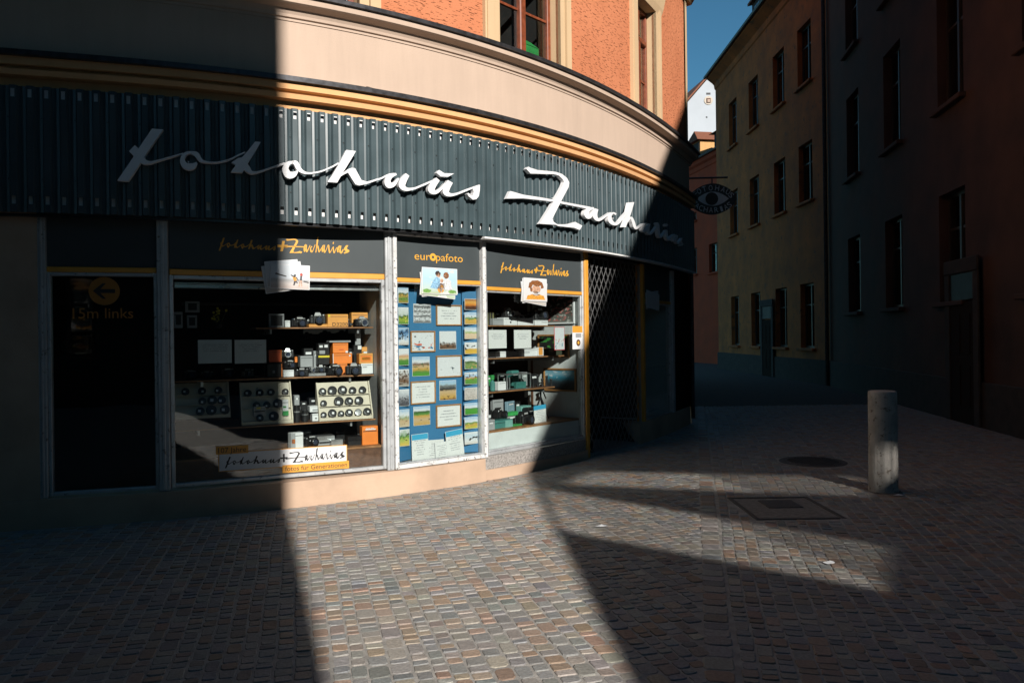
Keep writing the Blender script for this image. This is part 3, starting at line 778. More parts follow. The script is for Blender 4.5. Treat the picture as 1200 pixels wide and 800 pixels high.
def flat_glyphs(bold):
    """the lettering again as flat outlines with heavier strokes"""
    out = []
    for gi, (ch, (ox, oy, scl), parts) in enumerate(GL):
        flat = []; gain = bold*scl*(1 if gi < 9 else .55 if gi < 12 else .28)
        for kind, pts in (parts[:2] if ch == 'u' else parts):
            if kind == 's':
                c = catmull(pts, 4); L = []; Rr = []
                for i, p in enumerate(c):
                    q = c[min(i+1, len(c)-1)][:2]-c[max(i-1, 0)][:2]; q = q/(np.linalg.norm(q)+1e-9); nrm = np.array((-q[1], q[0]))
                    w = max(3, p[2])/2+gain; L.append(p[:2]+nrm*w); Rr.append(p[:2]-nrm*w)
                outl = L+list(reversed(Rr)); n = len(c); m = len(outl); faces = [(i, i+1, m-2-i, m-1-i) for i in range(n-1)]
            else:
                A_ = [np.array(p, float) for p in pts]; m = len(A_); ar = sum(A_[i][0]*A_[(i+1) % m][1]-A_[(i+1) % m][0]*A_[i][1] for i in range(m)); sg = 1 if ar > 0 else -1
                outl = []
                for i in range(m):
                    d_ = A_[(i+1) % m]-A_[i-1]; d_ = d_/(np.linalg.norm(d_)+1e-9); outl.append(A_[i]+sg*np.array((d_[1], -d_[0]))*gain)
                faces = None
            sz = [spx(ox+p[0]/scl, oy+p[1]/scl, LD1) for p in outl]
            if faces is None:
                bmx = bmesh.new(); vs = [bmx.verts.new((a, b, 0)) for a, b in sz]; bmx.faces.new(vs); bmesh.ops.triangulate(bmx, faces=bmx.faces[:], ngon_method='EAR_CLIP')
                bmx.verts.index_update(); faces = [tuple(q.index for q in fc.verts) for fc in bmx.faces]; bmx.free()
            flat.append((sz, faces))
        out.append((ch, flat))
    return out
GLY2D = flat_glyphs(1.0)
def chunk(lo, hi):
    pts = [p for ch, fl in GLY2D[lo:hi] for sz, _ in fl for p in sz]
    return min(p[0] for p in pts), max(p[0] for p in pts)
CH1 = (0, 8, *chunk(0, 8)); CH2 = (8, 17, *chunk(8, 17))
BASE1 = np.mean([p[1] for p in GLY2D[5][1][0][0]]); BASE2 = np.mean([p[1] for p in GLY2D[9][1][0][0]])
print('baselines', BASE1, BASE2, CH1, CH2)
def xr_(fl): return min(p[0] for sz, _ in fl for p in sz), max(p[0] for sz, _ in fl for p in sz)
def zr_(fl): return min(p[1] for sz, _ in fl for p in sz), max(p[1] for sz, _ in fl for p in sz)
_xh = np.interp(range(9, 17), [9, 12, 15], [zr_(GLY2D[i][1])[1]-zr_(GLY2D[i][1])[0] for i in (9, 12, 15)])
HGT = dict(a=1.0, c=1.0, h=1.95, r=1.05, i=1.4, s=1.05)
ADV = [.14, .115, .14, .14, .11, .09, .15, .13]
def script(parent, m, spans, mt, thick=.003, v=-.004, tall=1.25, tilt=0.):
    """put the two words as flat lettering on a bay panel; spans: ((a0, a1, z), (a0, a1, z))"""
    def put(ch, polys):
        lb = B()
        for P, faces in polys:
            n = len(P); lb.add([m(a, v, z) for a, z in P]+[m(a, v+thick, z) for a, z in P], list(faces)+[(i, (i+1) % n, n+(i+1) % n, n+i) for i in range(n)])
        lb.obj('letter_'+ch, mt, parent)
    a0, a1, z0 = spans[0]; lo, hi, c0, c1 = CH1; k = (a1-a0)/(c1-c0)
    for ch, fl in GLY2D[lo:hi]: put(ch, [([(a0+(a-c0)*k, z0+(b-BASE1)*k*tall) for a, b in sz], faces) for sz, faces in fl])
    a2, a3, z2 = spans[1]; T_ = a3-a2; ch, fl = GLY2D[8]; l0, l1 = xr_(fl); b0, b1 = zr_(fl); kz = .36*T_/(l1-l0); xh = .115*T_*tall/1.5
    zb = z2-xh*.5
    put(ch, [([(a2-.05*T_+(a-l0)*kz, zb-.02*T_+(b-b0)*kz*tall*.85) for a, b in sz], faces) for sz, faces in fl])
    x = a2+.285*T_; tot = sum(ADV); W_ = a3-x
    for i in range(9, 17):
        ch, fl = GLY2D[i]; l0, l1 = xr_(fl); b0, b1 = zr_(fl); w = ADV[i-9]/tot*W_
        put(ch, [([(x+(a-l0)/(l1-l0)*w*1.06, zb+(b-b0)/(b1-b0)*xh*HGT[ch]) for a, b in sz], faces) for sz, faces in fl]); x += w
def text(string, m, a0, a1, z0, h, mt, parent, name='letter', v=-.004, thick=.003, tilt=0., fit=True):
    cu = bpy.data.curves.new('t', 'FONT'); cu.body = string; cu.size = 1; cu.resolution_u = 3
    ob = bpy.data.objects.new('t', cu); COL.objects.link(ob); bpy.context.view_layer.update()
    me = bpy.data.meshes.new_from_object(ob.evaluated_get(bpy.context.evaluated_depsgraph_get()))
    vs = [w.co.copy() for w in me.vertices]; fs = [tuple(p.vertices) for p in me.polygons]
    bpy.data.objects.remove(ob, do_unlink=True); bpy.data.meshes.remove(me); bpy.data.curves.remove(cu)
    x0 = min(w.x for w in vs); x1 = max(w.x for w in vs); y0 = 0; y1 = .72
    P = []
    for w in vs:
        a = a0+(w.x-x0)/(x1-x0)*(a1-a0); P.append(m(a, v, z0+(w.y/y1)*h+tilt*(a-a0)))
    # one mesh for each character: islands whose widths overlap belong together
    par = list(range(len(vs)))
    def find(i):
        while par[i] != i: par[i] = par[par[i]]; i = par[i]
        return i
    for q in fs:
        for w in q[1:]: par[find(w)] = find(q[0])
    isl = {}
    for q in fs: isl.setdefault(find(q[0]), []).append(q)
    it = sorted(([min(vs[i].x for q in fl for i in q), max(vs[i].x for q in fl for i in q), fl] for fl in isl.values()), key=lambda e: e[0])
    chars = []
    for e in it:
        if chars and e[0] < chars[-1][1]-.35*min(e[1]-e[0], chars[-1][1]-chars[-1][0]):
            chars[-1][1] = max(chars[-1][1], e[1]); chars[-1][2] = chars[-1][2]+e[2]
        else: chars.append(list(e))
    last = None
    for _, _, fl in chars:
        ids = sorted({i for q in fl for i in q}); mp = {i: k for k, i in enumerate(ids)}
        last = O(name, [P[i] for i in ids], [tuple(mp[i] for i in q) for q in fl], mt, parent)
    return last

# ================================================================== SHOP-FRONT BAYS
BA = Bay(50, 191.5); BB = Bay(191.5, 457); BC = Bay(457, 567); BD = Bay(567, 686.5); BE = Bay(686.5, 752.5); BF = Bay(752.5, 787); BG = Bay(787, 807)
def bars(bay, name, mt, a0, a1, z0, z1, t, parent, v0=-.02, v1=.05, sides='lrtb', c=.005):
    """one frame of butted bars"""
    b = B()
    if 'l' in sides: b.cbox(a0, a0+t, v0, v1, z0, z1, c, bay.m)
    if 'r' in sides: b.cbox(a1-t, a1, v0, v1, z0, z1, c, bay.m)
    i0 = a0+t if 'l' in sides else a0; i1 = a1-t if 'r' in sides else a1
    if 'b' in sides: b.cbox(i0, i1, v0, v1, z0, z0+t, c, bay.m)
    if 't' in sides: b.cbox(i0, i1, v0, v1, z1-t, z1, c, bay.m)
    return b.obj(name, mt, parent)
def prn(bay, name, mt, a0, a1, z0, z1, v, parent=None, th=.004, rot=0., **kw):
    """printed sheet: thin box with UV over its front"""
    ca, cz = (a0+a1)/2, (z0+z1)/2; c, s = math.cos(rot), math.sin(rot)
    def q(a, z): return (ca+(a-ca)*c-(z-cz)*s, cz+(a-ca)*s+(z-cz)*c)
    cr = [q(a0, z0), q(a1, z0), q(a1, z1), q(a0, z1)]
    V = [bay.m(a, v, z) for a, z in cr]+[bay.m(a, v+th, z) for a, z in cr]
    return O(name, V, [(0, 1, 2, 3), (0, 4, 5, 1), (1, 5, 6, 2), (2, 6, 7, 3), (3, 7, 4, 0), (7, 6, 5, 4)], mt, parent, uv=[(0, 0), (1, 0), (1, 1), (0, 1)]*2, **kw)
def wallbox(bay, name, mt, a0, a1, v0, v1, z0, z1, parent, c=0):
    b = B(); (b.cbox(a0, a1, v0, v1, z0, z1, c, bay.m) if c else b.box(a0, a1, v0, v1, z0, z1, bay.m)); return b.obj(name, mt, parent)
ZF0 = .262; ZHT = 2.735
def head(bay, zr, a0, a1, parent, th=.05):
    p = wallbox(bay, 'header_panel', M_HEAD, a0, a1, .0, .03, zr+th/2, ZHT, parent, .003)
    wallbox(bay, 'orange_rail', M_RAIL, a0, a1, -.018, .03, zr-th/2, zr+th/2-.002, parent, .006)
    return p
def glass(bay, a0, a1, z0, z1, parent, v=.012): return wallbox(bay, 'pane', M_GLASS, a0, a1, v, v+.006, z0, z1, parent)
def stage(bay, a0, a1, depth, zf, zt, parent, back, right, left, floor, fl_h=None):
    """lining of a display window"""
    wallbox(bay, 'display_back', back, a0, a1, depth, depth+.02, zf, zt, parent)
    wallbox(bay, 'display_side', left, a0-.02, a0, .05, depth, zf, zt, parent)
    wallbox(bay, 'display_side', right, a1, a1+.02, .05, depth, zf, zt, parent)
    wallbox(bay, 'display_floor', floor, a0, a1, .05, depth, zf-.02, zf, parent)
    wallbox(bay, 'display_ceiling', M_BLACKIN, a0, a1, .03, depth, zt, zt+.02, parent)
# mullions (weathered aluminium), one after each bay
def mull(bay, a0, a1, mt, zt=2.70, v0=-.045, v1=.07):
    b = B(); b.cbox(a0, a1, v0, v1, ZF0-.015, zt, .006, bay.m); b.cbox(a0+.35*(a1-a0), a0+.65*(a1-a0), v0-.012, v0, ZF0, zt, .004, bay.m)
    return b.obj('mullion', mt, shop)
# ---- bay A: dark pane with the arrow sign
mull(BA, -.03, .04, M_ALU); mull(BA, BA.w-.045, BA.w+.05, M_ALU)
hA = head(BA, 2.235, .04, BA.w-.045, shop, .05)
fA = bars(BA, 'window_frame', M_ALU, .04, BA.w-.045, ZF0, 2.208, .03, shop)
glass(BA, .07, BA.w-.075, ZF0+.03, 2.17, fA)
dk = wallbox(BA, 'dark_lining', M_BLACKIN, .04, BA.w-.045, .06, .09, ZF0, 2.2, shop)
a, z = BA.at(122, 341, .0); rad = .125
ring = B(); n = 40
ring.add([BA.m(a+rad*math.cos(2*math.pi*i/n), .005, z+rad*math.sin(2*math.pi*i/n)) for i in range(n)]+[BA.m(a+rad*math.cos(2*math.pi*i/n), .009, z+rad*math.sin(2*math.pi*i/n)) for i in range(n)], [tuple(range(n))]+[(i, (i+1) % n, n+(i+1) % n, n+i) for i in range(n)])
arrow_sign = T('direction_sign', 'round orange arrow sticker with "15m links" below on dark pane', 'sign', BA.m(a, 0, z-.3), BA.rz)
M_FILM = mat('orange_sign_film', (.42, .17, .025), .5, var=.06)
ring.obj('disc', M_FILM, arrow_sign)
r = rad
ar = B(); AP = [(-.72, 0), (-.1, .55), (.12, .55), (-.25, .14), (.7, .14), (.7, -.14), (-.25, -.14), (.12, -.55), (-.1, -.55)]
ar.add([BA.m(a+x*r, .001, z+y*r) for x, y in AP]+[BA.m(a+x*r, .0045, z+y*r) for x, y in AP], [(0, 1, 2, 3), (0, 3, 6), (3, 4, 5, 6), (0, 6, 7, 8)]+[(i, (i+1) % 9, 9+(i+1) % 9, 9+i) for i in range(9)])
ar.obj('arrow', M_INK, arrow_sign)
a0, z0 = BA.at(85, 373, 0); a1, _ = BA.at(156, 373, 0); text('15m links', BA.m, a0, a1, z0, .095, M_FILM, arrow_sign, v=.004)
# ---- bay B: the big display window
mull(BB, BB.w-.055, BB.w+.018, M_ALU)
hB = head(BB, 2.225, .055, BB.w-.056, shop, .058)
def hdr(bay, x0, x1, x2, x3, y0, y3, py_tall=1.3):
    a0, z0 = bay.at(x0, y0); a1, _ = bay.at(x1, y0); a2, _ = bay.at(x2, y3); a3, z3 = bay.at(x3, y3)
    return (a0, a1, z0), (a2, a3, (z0+z3)/2)
(sa, sb_) = hdr(BB, 256, 323, 333.5, 409, 287.5, 291)
zmid = (sa[2]+sb_[2])/2
script(hB, BB.m, ((sa[0], sa[1], zmid), (sb_[0], sb_[1], zmid)), M_GOLD, tall=1.7)
def plus(bay, px, py, size, par, mt, v=-.004):
    a, z = bay.at(px, py); b = B(); b.box(a-size, a+size, v, v+.003, z-.012, z+.012, bay.m); b.add([bay.m(a-.022, v-.001, z-size), bay.m(a+.002, v-.001, z-size), bay.m(a+.022, v-.001, z+size), bay.m(a-.002, v-.001, z+size)], [(0, 1, 2, 3)]); return b.obj('letter_plus', mt, par)
plus(BB, 331, 288.5, .05, hB, M_GOLD)
fB = bars(BB, 'window_frame', M_ALU, .052, BB.w-.056, ZF0, 2.196, .035, shop)
glass(BB, .087, BB.w-.091, ZF0+.035, 2.161, fB)
wallbox(BB, 'orange_reveal_strip', M_RAIL, BB.w-.088, BB.w-.078, .02, .045, ZF0+.04, 2.16, shop)
DB = .95; ZFB = .50
stage(BB, .06, BB.w-.06, DB, ZFB, 2.3, shop, M_BLACKIN, mat('pale_grey_display_wall', (.6, .61, .6), .6, var=.06), M_BLACKIN, M_WOODF)
wallbox(BB, 'display_apron', M_BROWN, .09, BB.w-.07, .06, .09, ZF0, ZFB-.021, shop)
b = B(); b.cbox(.1, BB.w-.08, .10, .135, 2.085, 2.125, .005, BB.m); b.cbox(.1, BB.w-.08, .095, .14, 2.125, 2.14, .003, BB.m); b.obj('light_rail', M_SILVER, shop)
b = B(); z = BB.at(380, 357, .8)[1]; b.tube(BB.m(.2, .8, z), BB.m(BB.w-.3, .8, z), .012, n=8); b.obj('hanging_rail', M_BLACKM, shop)
# ---- bay C: the blue notice window
bars(BC, 'window_frame', M_FLAKE, .02, BC.w-.002, ZF0-.012, 2.70, .042, shop, v0=-.06, v1=.06)
hC = head(BC, 2.20, .063, BC.w-.046, shop, .048)
fC = bars(BC, 'window_frame', M_ALU, .064, BC.w-.046, ZF0+.031, 2.174, .012, shop)
glass(BC, .076, BC.w-.058, ZF0+.043, 2.162, fC)
wallbox(BC, 'display_back', M_BLACKIN, .06, BC.w-.04, .26, .28, ZF0, 2.3, shop)
for q in (0, 1): wallbox(BC, 'display_side', M_BLUE, (.05, BC.w-.055)[q], (.062, BC.w-.043)[q], .05, .26, ZF0, 2.3, shop)
wallbox(BC, 'display_floor', M_FLAKE, .062, BC.w-.055, .05, .26, ZF0+.01, ZF0+.03, shop)
a0, z0 = BC.at(485.5, 304); a1, z1 = BC.at(542, 308)
# letters of the middle header: the o with a sun is set apart
text('eur', BC.m, a0, a0+.31*(a1-a0), z0, .085, M_GOLD, hC)
text('pafoto', BC.m, a0+.435*(a1-a0), a1, z0, .085, M_GOLD, hC)
o_ = B(); n = 24; ca = a0+.372*(a1-a0); cz = z0+.036
for i in range(n):
    t0, t1 = 2*math.pi*i/n, 2*math.pi*(i+1)/n; ro, ri = .041, .015
    o_.add([BC.m(ca+rq*math.cos(tq), -.004, cz+rq*math.sin(tq)) for rq, tq in ((ri, t0), (ro, t0), (ro, t1), (ri, t1))], [(0, 1, 2, 3)])
o_.obj('letter_o', M_GOLD, hC)
# ---- bay D: the right display window
bars(BD, 'window_frame', M_ALU, .006, BD.w-.055, ZF0, 2.70, .035, shop, v0=-.02, v1=.06)
hD = head(BD, 2.145, .042, BD.w-.091, shop, .045)
fD = bars(BD, 'window_frame', M_ALU, .042, BD.w-.091, ZF0+.036, 2.12, .02, shop, v0=-.005)
glass(BD, .062, BD.w-.111, ZF0+.056, 2.10, fD)
wallbox(BD, 'orange_post', M_RAIL, BD.w-.054, BD.w+.02, -.04, .09, .0, 2.70, shop, .006)
(sa, sb_) = hdr(BD, 586, 624, 630, 666, 315, 318.5)
zmid = (sa[2]+sb_[2])/2
script(hD, BD.m, ((sa[0], sa[1], zmid), (sb_[0], sb_[1], zmid)), M_GOLD, tall=1.6)
plus(BD, 628, 316.5, .035, hD, M_GOLD)
DD = .95; ZFD = .52
stage(BD, .03, BD.w-.07, DD, ZFD, 2.2, shop, M_BLACKIN, M_WHITEW, M_BLACKIN, M_WOODF)
wallbox(BD, 'display_apron', M_WHITEW, .06, BD.w-.11, .05, .08, ZF0+.03, ZFD-.021, shop)
# ---- bay E: entrance with scissor gate
gate = T('scissor_gate', 'folding metal lattice gate drawn across the dark shop entrance', 'gate', BE.m(BE.w/2, .02, .03), BE.rz)
gz0, gz1 = .06, 2.62; ga0, ga1 = .04, BE.w-.05; cell = .135
def clipseg(x0, y0, x1, y1):
    """clip a line to the gate rectangle"""
    dx, dy = x1-x0, y1-y0; t0, t1 = 0., 1.
    for p, q in ((-dx, x0-ga0), (dx, ga1-x0), (-dy, y0-gz0), (dy, gz1-y0)):
        if p == 0: continue
        t = q/p
        if p < 0: t0 = max(t0, t)
        else: t1 = min(t1, t)
    return (x0+t0*dx, y0+t0*dy, x0+t1*dx, y0+t1*dy) if t1-t0 > .01 else None
hgt = gz1-gz0; k = 1.45
for sgn, vv in ((1, .02), (-1, .031)):
    i = -int(hgt/k/cell)-2
    while i < (ga1-ga0)/cell+hgt/k/cell+2:
        x = ga0+i*cell; sg = clipseg(x, gz0, x+sgn*hgt/k, gz1); i += 1
        if not sg or abs(sg[3]-sg[1]) < .05: continue
        p0 = BE.m(sg[0], vv, sg[1]); p1 = BE.m(sg[2], vv, sg[3])
        b = B(); dz = Vector((0, 0, .007)); nn = BE.n*.004
        b.add([p0-dz+nn, p0+dz+nn, p1+dz+nn, p1-dz+nn, p0-dz-nn, p0+dz-nn, p1+dz-nn, p1-dz-nn], [(0, 3, 2, 1), (4, 5, 6, 7), (0, 4, 7, 3), (1, 2, 6, 5)])
        b.obj('lattice_bar', M_STEEL, gate)
for q in (ga0-.02, ga1): wallbox(BE, 'gate_post', M_STEEL, q, q+.02, .01, .045, gz0-.02, gz1+.02, gate, .003)
wallbox(BE, 'gate_rail', M_STEEL, ga0, ga1, .045, .06, gz1+.02, gz1+.05, gate)
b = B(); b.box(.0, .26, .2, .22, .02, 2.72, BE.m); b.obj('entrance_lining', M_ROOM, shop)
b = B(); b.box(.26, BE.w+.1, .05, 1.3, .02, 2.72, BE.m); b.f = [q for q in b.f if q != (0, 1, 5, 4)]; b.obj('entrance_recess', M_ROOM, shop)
door = wallbox(BE, 'door', M_BROWN, .05, BE.w-.06, .85, .9, .03, 2.1, shop, .01)
wallbox(BE, 'door_pane', M_GLASS, .14, BE.w-.15, .84, .848, .3, 1.95, door)
wallbox(BE, 'orange_post', M_RAIL, BE.w-.03, BE.w+.04, -.035, .09, .02, 2.66, shop, .006)
b = B(); z = BE.at(720, 350, .1)[1]; b.box(.04, BE.w-.05, .10, .13, z-.06, z+.06, BE.m); b.obj('inner_sign_rail', M_BLACKM, shop)
# ---- bay F and the corner
hF = head(BF, 2.12, .05, BF.w-.06, shop, .045)
bars(BF, 'window_frame', M_ALU, BF.w-.075, BF.w+.03, .3, 2.66, .05, shop, v0=-.05, sides='lr')
fF = bars(BF, 'window_frame', M_ALU, .045, BF.w-.078, .305, 2.09, .025, shop)
glass(BF, .07, BF.w-.103, .33, 2.065, fF)
stage(BF, .05, BF.w-.05, .7, .34, 2.2, shop, M_ROOM, M_WHITEW, M_ROOM, M_WHITEW)
wallbox(BG, 'corner_pier', M_BLACKIN, .04, BG.w+.02, -.02, .1, .29, 2.72, shop, .01)
pier = B(); p = F(SEND-.06, 0, .04); pier.tube(p+Vector((0, 0, .1)), p+Vector((0, 0, 2.68)), .035, n=10)
pier.obj('downpipe', M_ZINC, shop)

# ================================================================== OTHER HOUSES
def flat_house(name, label, p0, p1, z1, openings, mt, depth=6., eave=.35, roof_h=2.2, ridge=2.4, roof=True, frame_mat=None, sill_mat=None, base=-.1, glassm=None, plinth=None, plinth_door=2.):
    """house with a flat front from p0 to p1 (left to right seen from the square), real window openings, roof"""
    p0 = Vector((*p0, 0)); p1 = Vector((*p1, 0)); u = (p1-p0); W = u.length; u /= W; n = Vector((u.y, -u.x, 0))
    root = T(name, label, 'house', (p0+p1)/2, math.atan2(u.y, u.x))
    m = lambda a, v, z: p0+u*a-n*v+Vector((0, 0, z))
    A = sorted({0., W} | {x for o in openings for x in o[:2]}); Z = sorted({base, z1} | {x for o in openings for x in o[2:]})
    v = []; f = []
    for a, b in zip(A, A[1:]):
        for c, e in zip(Z, Z[1:]):
            if any(o[0] < (a+b)/2 < o[1] and o[2] < (c+e)/2 < o[3] for o in openings): continue
            k = len(v); v += [m(a, 0, c), m(b, 0, c), m(b, 0, e), m(a, 0, e)]; f.append((k, k+1, k+2, k+3))
    for o in openings:
        for q in (((o[0], o[2]), (o[0], o[3])), ((o[1], o[3]), (o[1], o[2])), ((o[0], o[3]), (o[1], o[3])), ((o[1], o[2]), (o[0], o[2]))):
            k = len(v); (a, c), (b, e) = q; v += [m(a, 0, c), m(b, 0, e), m(b, .3, e), m(a, .3, c)]; f.append((k, k+1, k+2, k+3))
    for q in (0, W):
        k = len(v); v += [m(q, 0, base), m(q, depth, base), m(q, depth, z1), m(q, 0, z1)]; f.append((k, k+1, k+2, k+3))
    k = len(v); v += [m(0, depth, base), m(W, depth, base), m(W, depth, z1), m(0, depth, z1)]; f.append((k, k+1, k+2, k+3))
    O('wall', v, f, mt, root)
    fm = frame_mat or mat('dark_window_paint', (.07, .055, .045), .5)
    gm = glassm or M_GLASSD
    for o in openings:
        a0, a1, c0, c1 = o; b = B(); t = .07
        b.box(a0, a0+t, .16, .22, c0, c1, m); b.box(a1-t, a1, .16, .22, c0, c1, m); b.box(a0+t, a1-t, .16, .22, c0, c0+t, m); b.box(a0+t, a1-t, .16, .22, c1-t, c1, m)
        b.box((a0+a1)/2-.04, (a0+a1)/2+.04, .15, .22, c0+t, c1-t, m)
        b.box(a0+t, (a0+a1)/2-.04, .17, .21, c0+.66*(c1-c0), c0+.66*(c1-c0)+.05, m); b.box((a0+a1)/2+.04, a1-t, .17, .21, c0+.66*(c1-c0), c0+.66*(c1-c0)+.05, m)
        w = b.obj('window', fm, root)
        B().box(a0+t, a1-t, .185, .19, c0+t, c1-t, m).obj('pane', gm, w)
        rb = B(); rb.box(a0-.2, a1+.2, .305, 1.5, c0-.2, c1+.2, m); rb.f = [q for q in rb.f if q != (0, 1, 5, 4)]; rb.obj('room_behind_window', M_ROOM, w)
        B().cbox(a0-.1, a1+.1, -.12, .15, c0-.09, c0-.001, .015, m).obj('sill', sill_mat or mt, w)
    if plinth:
        pl = B(); pl.cbox(-.02, W+.02, -.06, -.004, base, .75, .02, m); pl.obj('plinth', plinth, root)
        da = plinth_door
        fr_ = B(); fr_.cbox(da-.72, da-.5, -.10, -.06, .0, 2.6, .02, m); fr_.cbox(da+.5, da+.72, -.10, -.06, .0, 2.6, .02, m); fr_.cbox(da-.72, da+.72, -.11, -.06, 2.6, 2.85, .02, m); dr_ = fr_.obj('door_surround', plinth, root)
        dl = B(); dl.cbox(da-.5, da+.5, -.085, -.03, .0, 2.1, .01, m)
        for zz in (.3, 1.2): dl.cbox(da-.36, da-.06, -.095, -.085, zz, zz+.7, .01, m); dl.cbox(da+.06, da+.36, -.095, -.085, zz, zz+.7, .01, m)
        dl.obj('door', mat('matt_dark_door', (.035, .022, .016), .9, spec=.1), dr_); B().box(da-.5, da+.5, -.08, -.05, 2.14, 2.59, m).obj('fanlight', M_INK, dr_)
    if roof:
        r = B(); y0, y1 = -eave, ridge
        zt = z1+roof_h
        r.add([m(-.1, y0, z1+.12), m(W+.1, y0, z1+.12), m(W+.1, y1, zt), m(-.1, y1, zt), m(W+.1, depth, z1+.05), m(-.1, depth, z1+.05), m(-.1, y0, z1+.02), m(W+.1, y0, z1+.02)], [(0, 1, 2, 3), (3, 2, 4, 5), (6, 7, 1, 0), (6, 0, 3, 5), (1, 7, 4, 2)])
        r.obj('roof', M_TILE, root)
        c = B(); prof = [(0, z1-.55), (-.05, z1-.5), (-.08, z1-.3), (-.2, z1-.2), (-eave+.06, z1-.05), (-eave+.04, z1+.02), (0, z1+.03)]
        V = [m(q, y, z) for q in (0, W) for y, z in prof]; n_ = len(prof)
        c.add(V, [(i, i+1, n_+i+1, n_+i) for i in range(n_-1)]+[tuple(range(n_)), tuple(range(n_, 2*n_))]); c.obj('eaves_cornice', mt, root)
        gt = B(); gt.tube(m(-.1, -eave-.02, z1+.06), m(W+.1, -eave-.02, z1+.06), .07, n=8); gt.obj('gutter', M_ZINC, root)
    return root, m, W
M_OH = mat('ochre_house_render', (.50, .155, .04), .9, var=.3, scale=1.2, bump=.3, bscale=30, grime=.35, grime_col=(.2, .10, .05))
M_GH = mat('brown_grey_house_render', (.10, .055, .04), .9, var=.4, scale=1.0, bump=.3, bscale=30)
M_RH = mat('brick_red_house_render', (.55, .085, .03), .9, var=.15, scale=1.2, bump=.3, bscale=30)
M_TW = mat('white_tower_render', (.45, .475, .50), .9, var=.06, scale=.5, bump=.2, bscale=20)
M_DO = mat('orange_dormer_render', (.60, .33, .13), .9, var=.1)
# ochre house along the lane: front plane near X = 9.6
XO = 9.6; Y0o, Y1o = 35.7, 23.2
ops = []
for yc in (24.95, 27.35, 30.2, 33.0):
    a = Y0o-yc
    for z0, z1 in ((9.65, 11.6), (5.85, 7.75), (1.1, 3.2)): ops.append((a-.58, a+.58, z0, z1))
oh, mO, WO = flat_house('lane_house', 'ochre house with two rows of windows along the shaded lane', (XO, Y0o), (XO, Y1o), 13.45, ops, M_OH, depth=5, eave=.45, roof_h=1.7, ridge=2.0, plinth=mat('house_plinth_stone', (.06, .047, .04), .9, var=.3, scale=5, bump=.4), plinth_door=7.0)
def dormer(root, m, a, w, y, z, d, h, wm, par_name='dormer'):
    b = B(); b.box(a, a+w, y, y+d, z, z+h, m); dm = b.obj(par_name, wm, root)
    r = B(); r.add([m(a-.12, y-.15, z+h), m(a+w+.12, y-.15, z+h), m(a+w+.12, y+d, z+h+.5), m(a-.12, y+d, z+h+.5), m(a-.12, y-.15, z+h+.1), m(a+w+.12, y-.15, z+h+.1), m(a+w+.12, y+d, z+h+.6), m(a-.12, y+d, z+h+.6)], [(0, 3, 2, 1), (4, 5, 6, 7), (0, 1, 5, 4), (1, 2, 6, 5), (2, 3, 7, 6), (3, 0, 4, 7)])
    r.obj('dormer_roof', M_TILE, dm)
    w_ = B(); w_.box(a+.25*w, a+.75*w, y-.02, y-.004, z+.2*h, z+.85*h, m); w_.obj('dormer_window', M_GLASSD, dm)
M_DK = mat('dark_slate_cladding', (.05, .045, .045), .8)
for a in (4.4, 8.9): dormer(oh, mO, a, 1.3, .35, 13.6, 1.8, 1.35, M_DK)
# dark house on the right, nearer
p_far = (9.6, 23.18); p_near = (6.55, 5.6)
gw = math.hypot(p_near[0]-p_far[0], p_near[1]-p_far[1]); ops = []
gu = Vector((p_near[0]-p_far[0], p_near[1]-p_far[1])).normalized(); gn = Vector((gu.y, -gu.x))
def on_grey(px, py):
    r = ray(px, py); q = Vector(p_far)
    t = q.dot(gn)/(Vector((r.x, r.y)).dot(gn)); P = Vector((r.x, r.y))*t
    return (P-q).dot(gu), EYE+r.z*t
ga_, gz_ = on_grey(1027, 186); gb_, gzt = on_grey(1066, 70)
print('grey window', ga_, gb_, gz_, gzt)
step_ = 3.3
for i in range(-1, 4):
    a = (ga_+gb_)/2+i*step_
    if a < .8 or a > gw-.8: continue
    for z0, z1 in ((gz_, gz_+2.2), (gz_-3.6, gz_-1.6), (gz_+3.4, gz_+5.2)):
        if z0 > .3 and z1 < 15.6: ops.append((a-.6, a+.6, z0, z1))
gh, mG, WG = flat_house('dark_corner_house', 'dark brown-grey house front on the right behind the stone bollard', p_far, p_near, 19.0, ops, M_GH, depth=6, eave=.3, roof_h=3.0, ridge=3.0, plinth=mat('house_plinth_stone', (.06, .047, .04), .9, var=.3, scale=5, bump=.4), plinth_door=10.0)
b = B(); b.tube(mG(.05, -.1, 0), mG(.05, -.1, 19.0), .06, n=8); b.obj('downpipe', M_ZINC, gh)
# red house closing the lane
RD0, RD1 = (9.75, 47.0), (11.6, 37.2)
ru = Vector((RD1[0]-RD0[0], RD1[1]-RD0[1])); RW = ru.length; ru.normalize(); rn = Vector((ru.y, -ru.x))
def on_red(px, py):
    r = ray(px, py); q = Vector(RD0); t = q.dot(rn)/(Vector((r.x, r.y)).dot(rn)); P = Vector((r.x, r.y))*t
    return (P-q).dot(ru), EYE+r.z*t
ops = []
for (x0, y0, x1, y1) in ((831, 283, 843, 320), (809.5, 290, 816.5, 322), (832, 213, 843, 240), (809.5, 248, 816, 260)):
    a0, zb = on_red(x0, y1); a1, zt = on_red(x1, y0); ops.append((max(.1, a0), min(RW-.1, a1), zb, zt))
zr = on_red(826, 180)[1]
rh, mR, WR = flat_house('red_house', 'brick-red rendered house closing the far end of the lane', RD0, RD1, zr-.25, ops, M_RH, depth=5, eave=.3, roof_h=1.3, ridge=2.2)
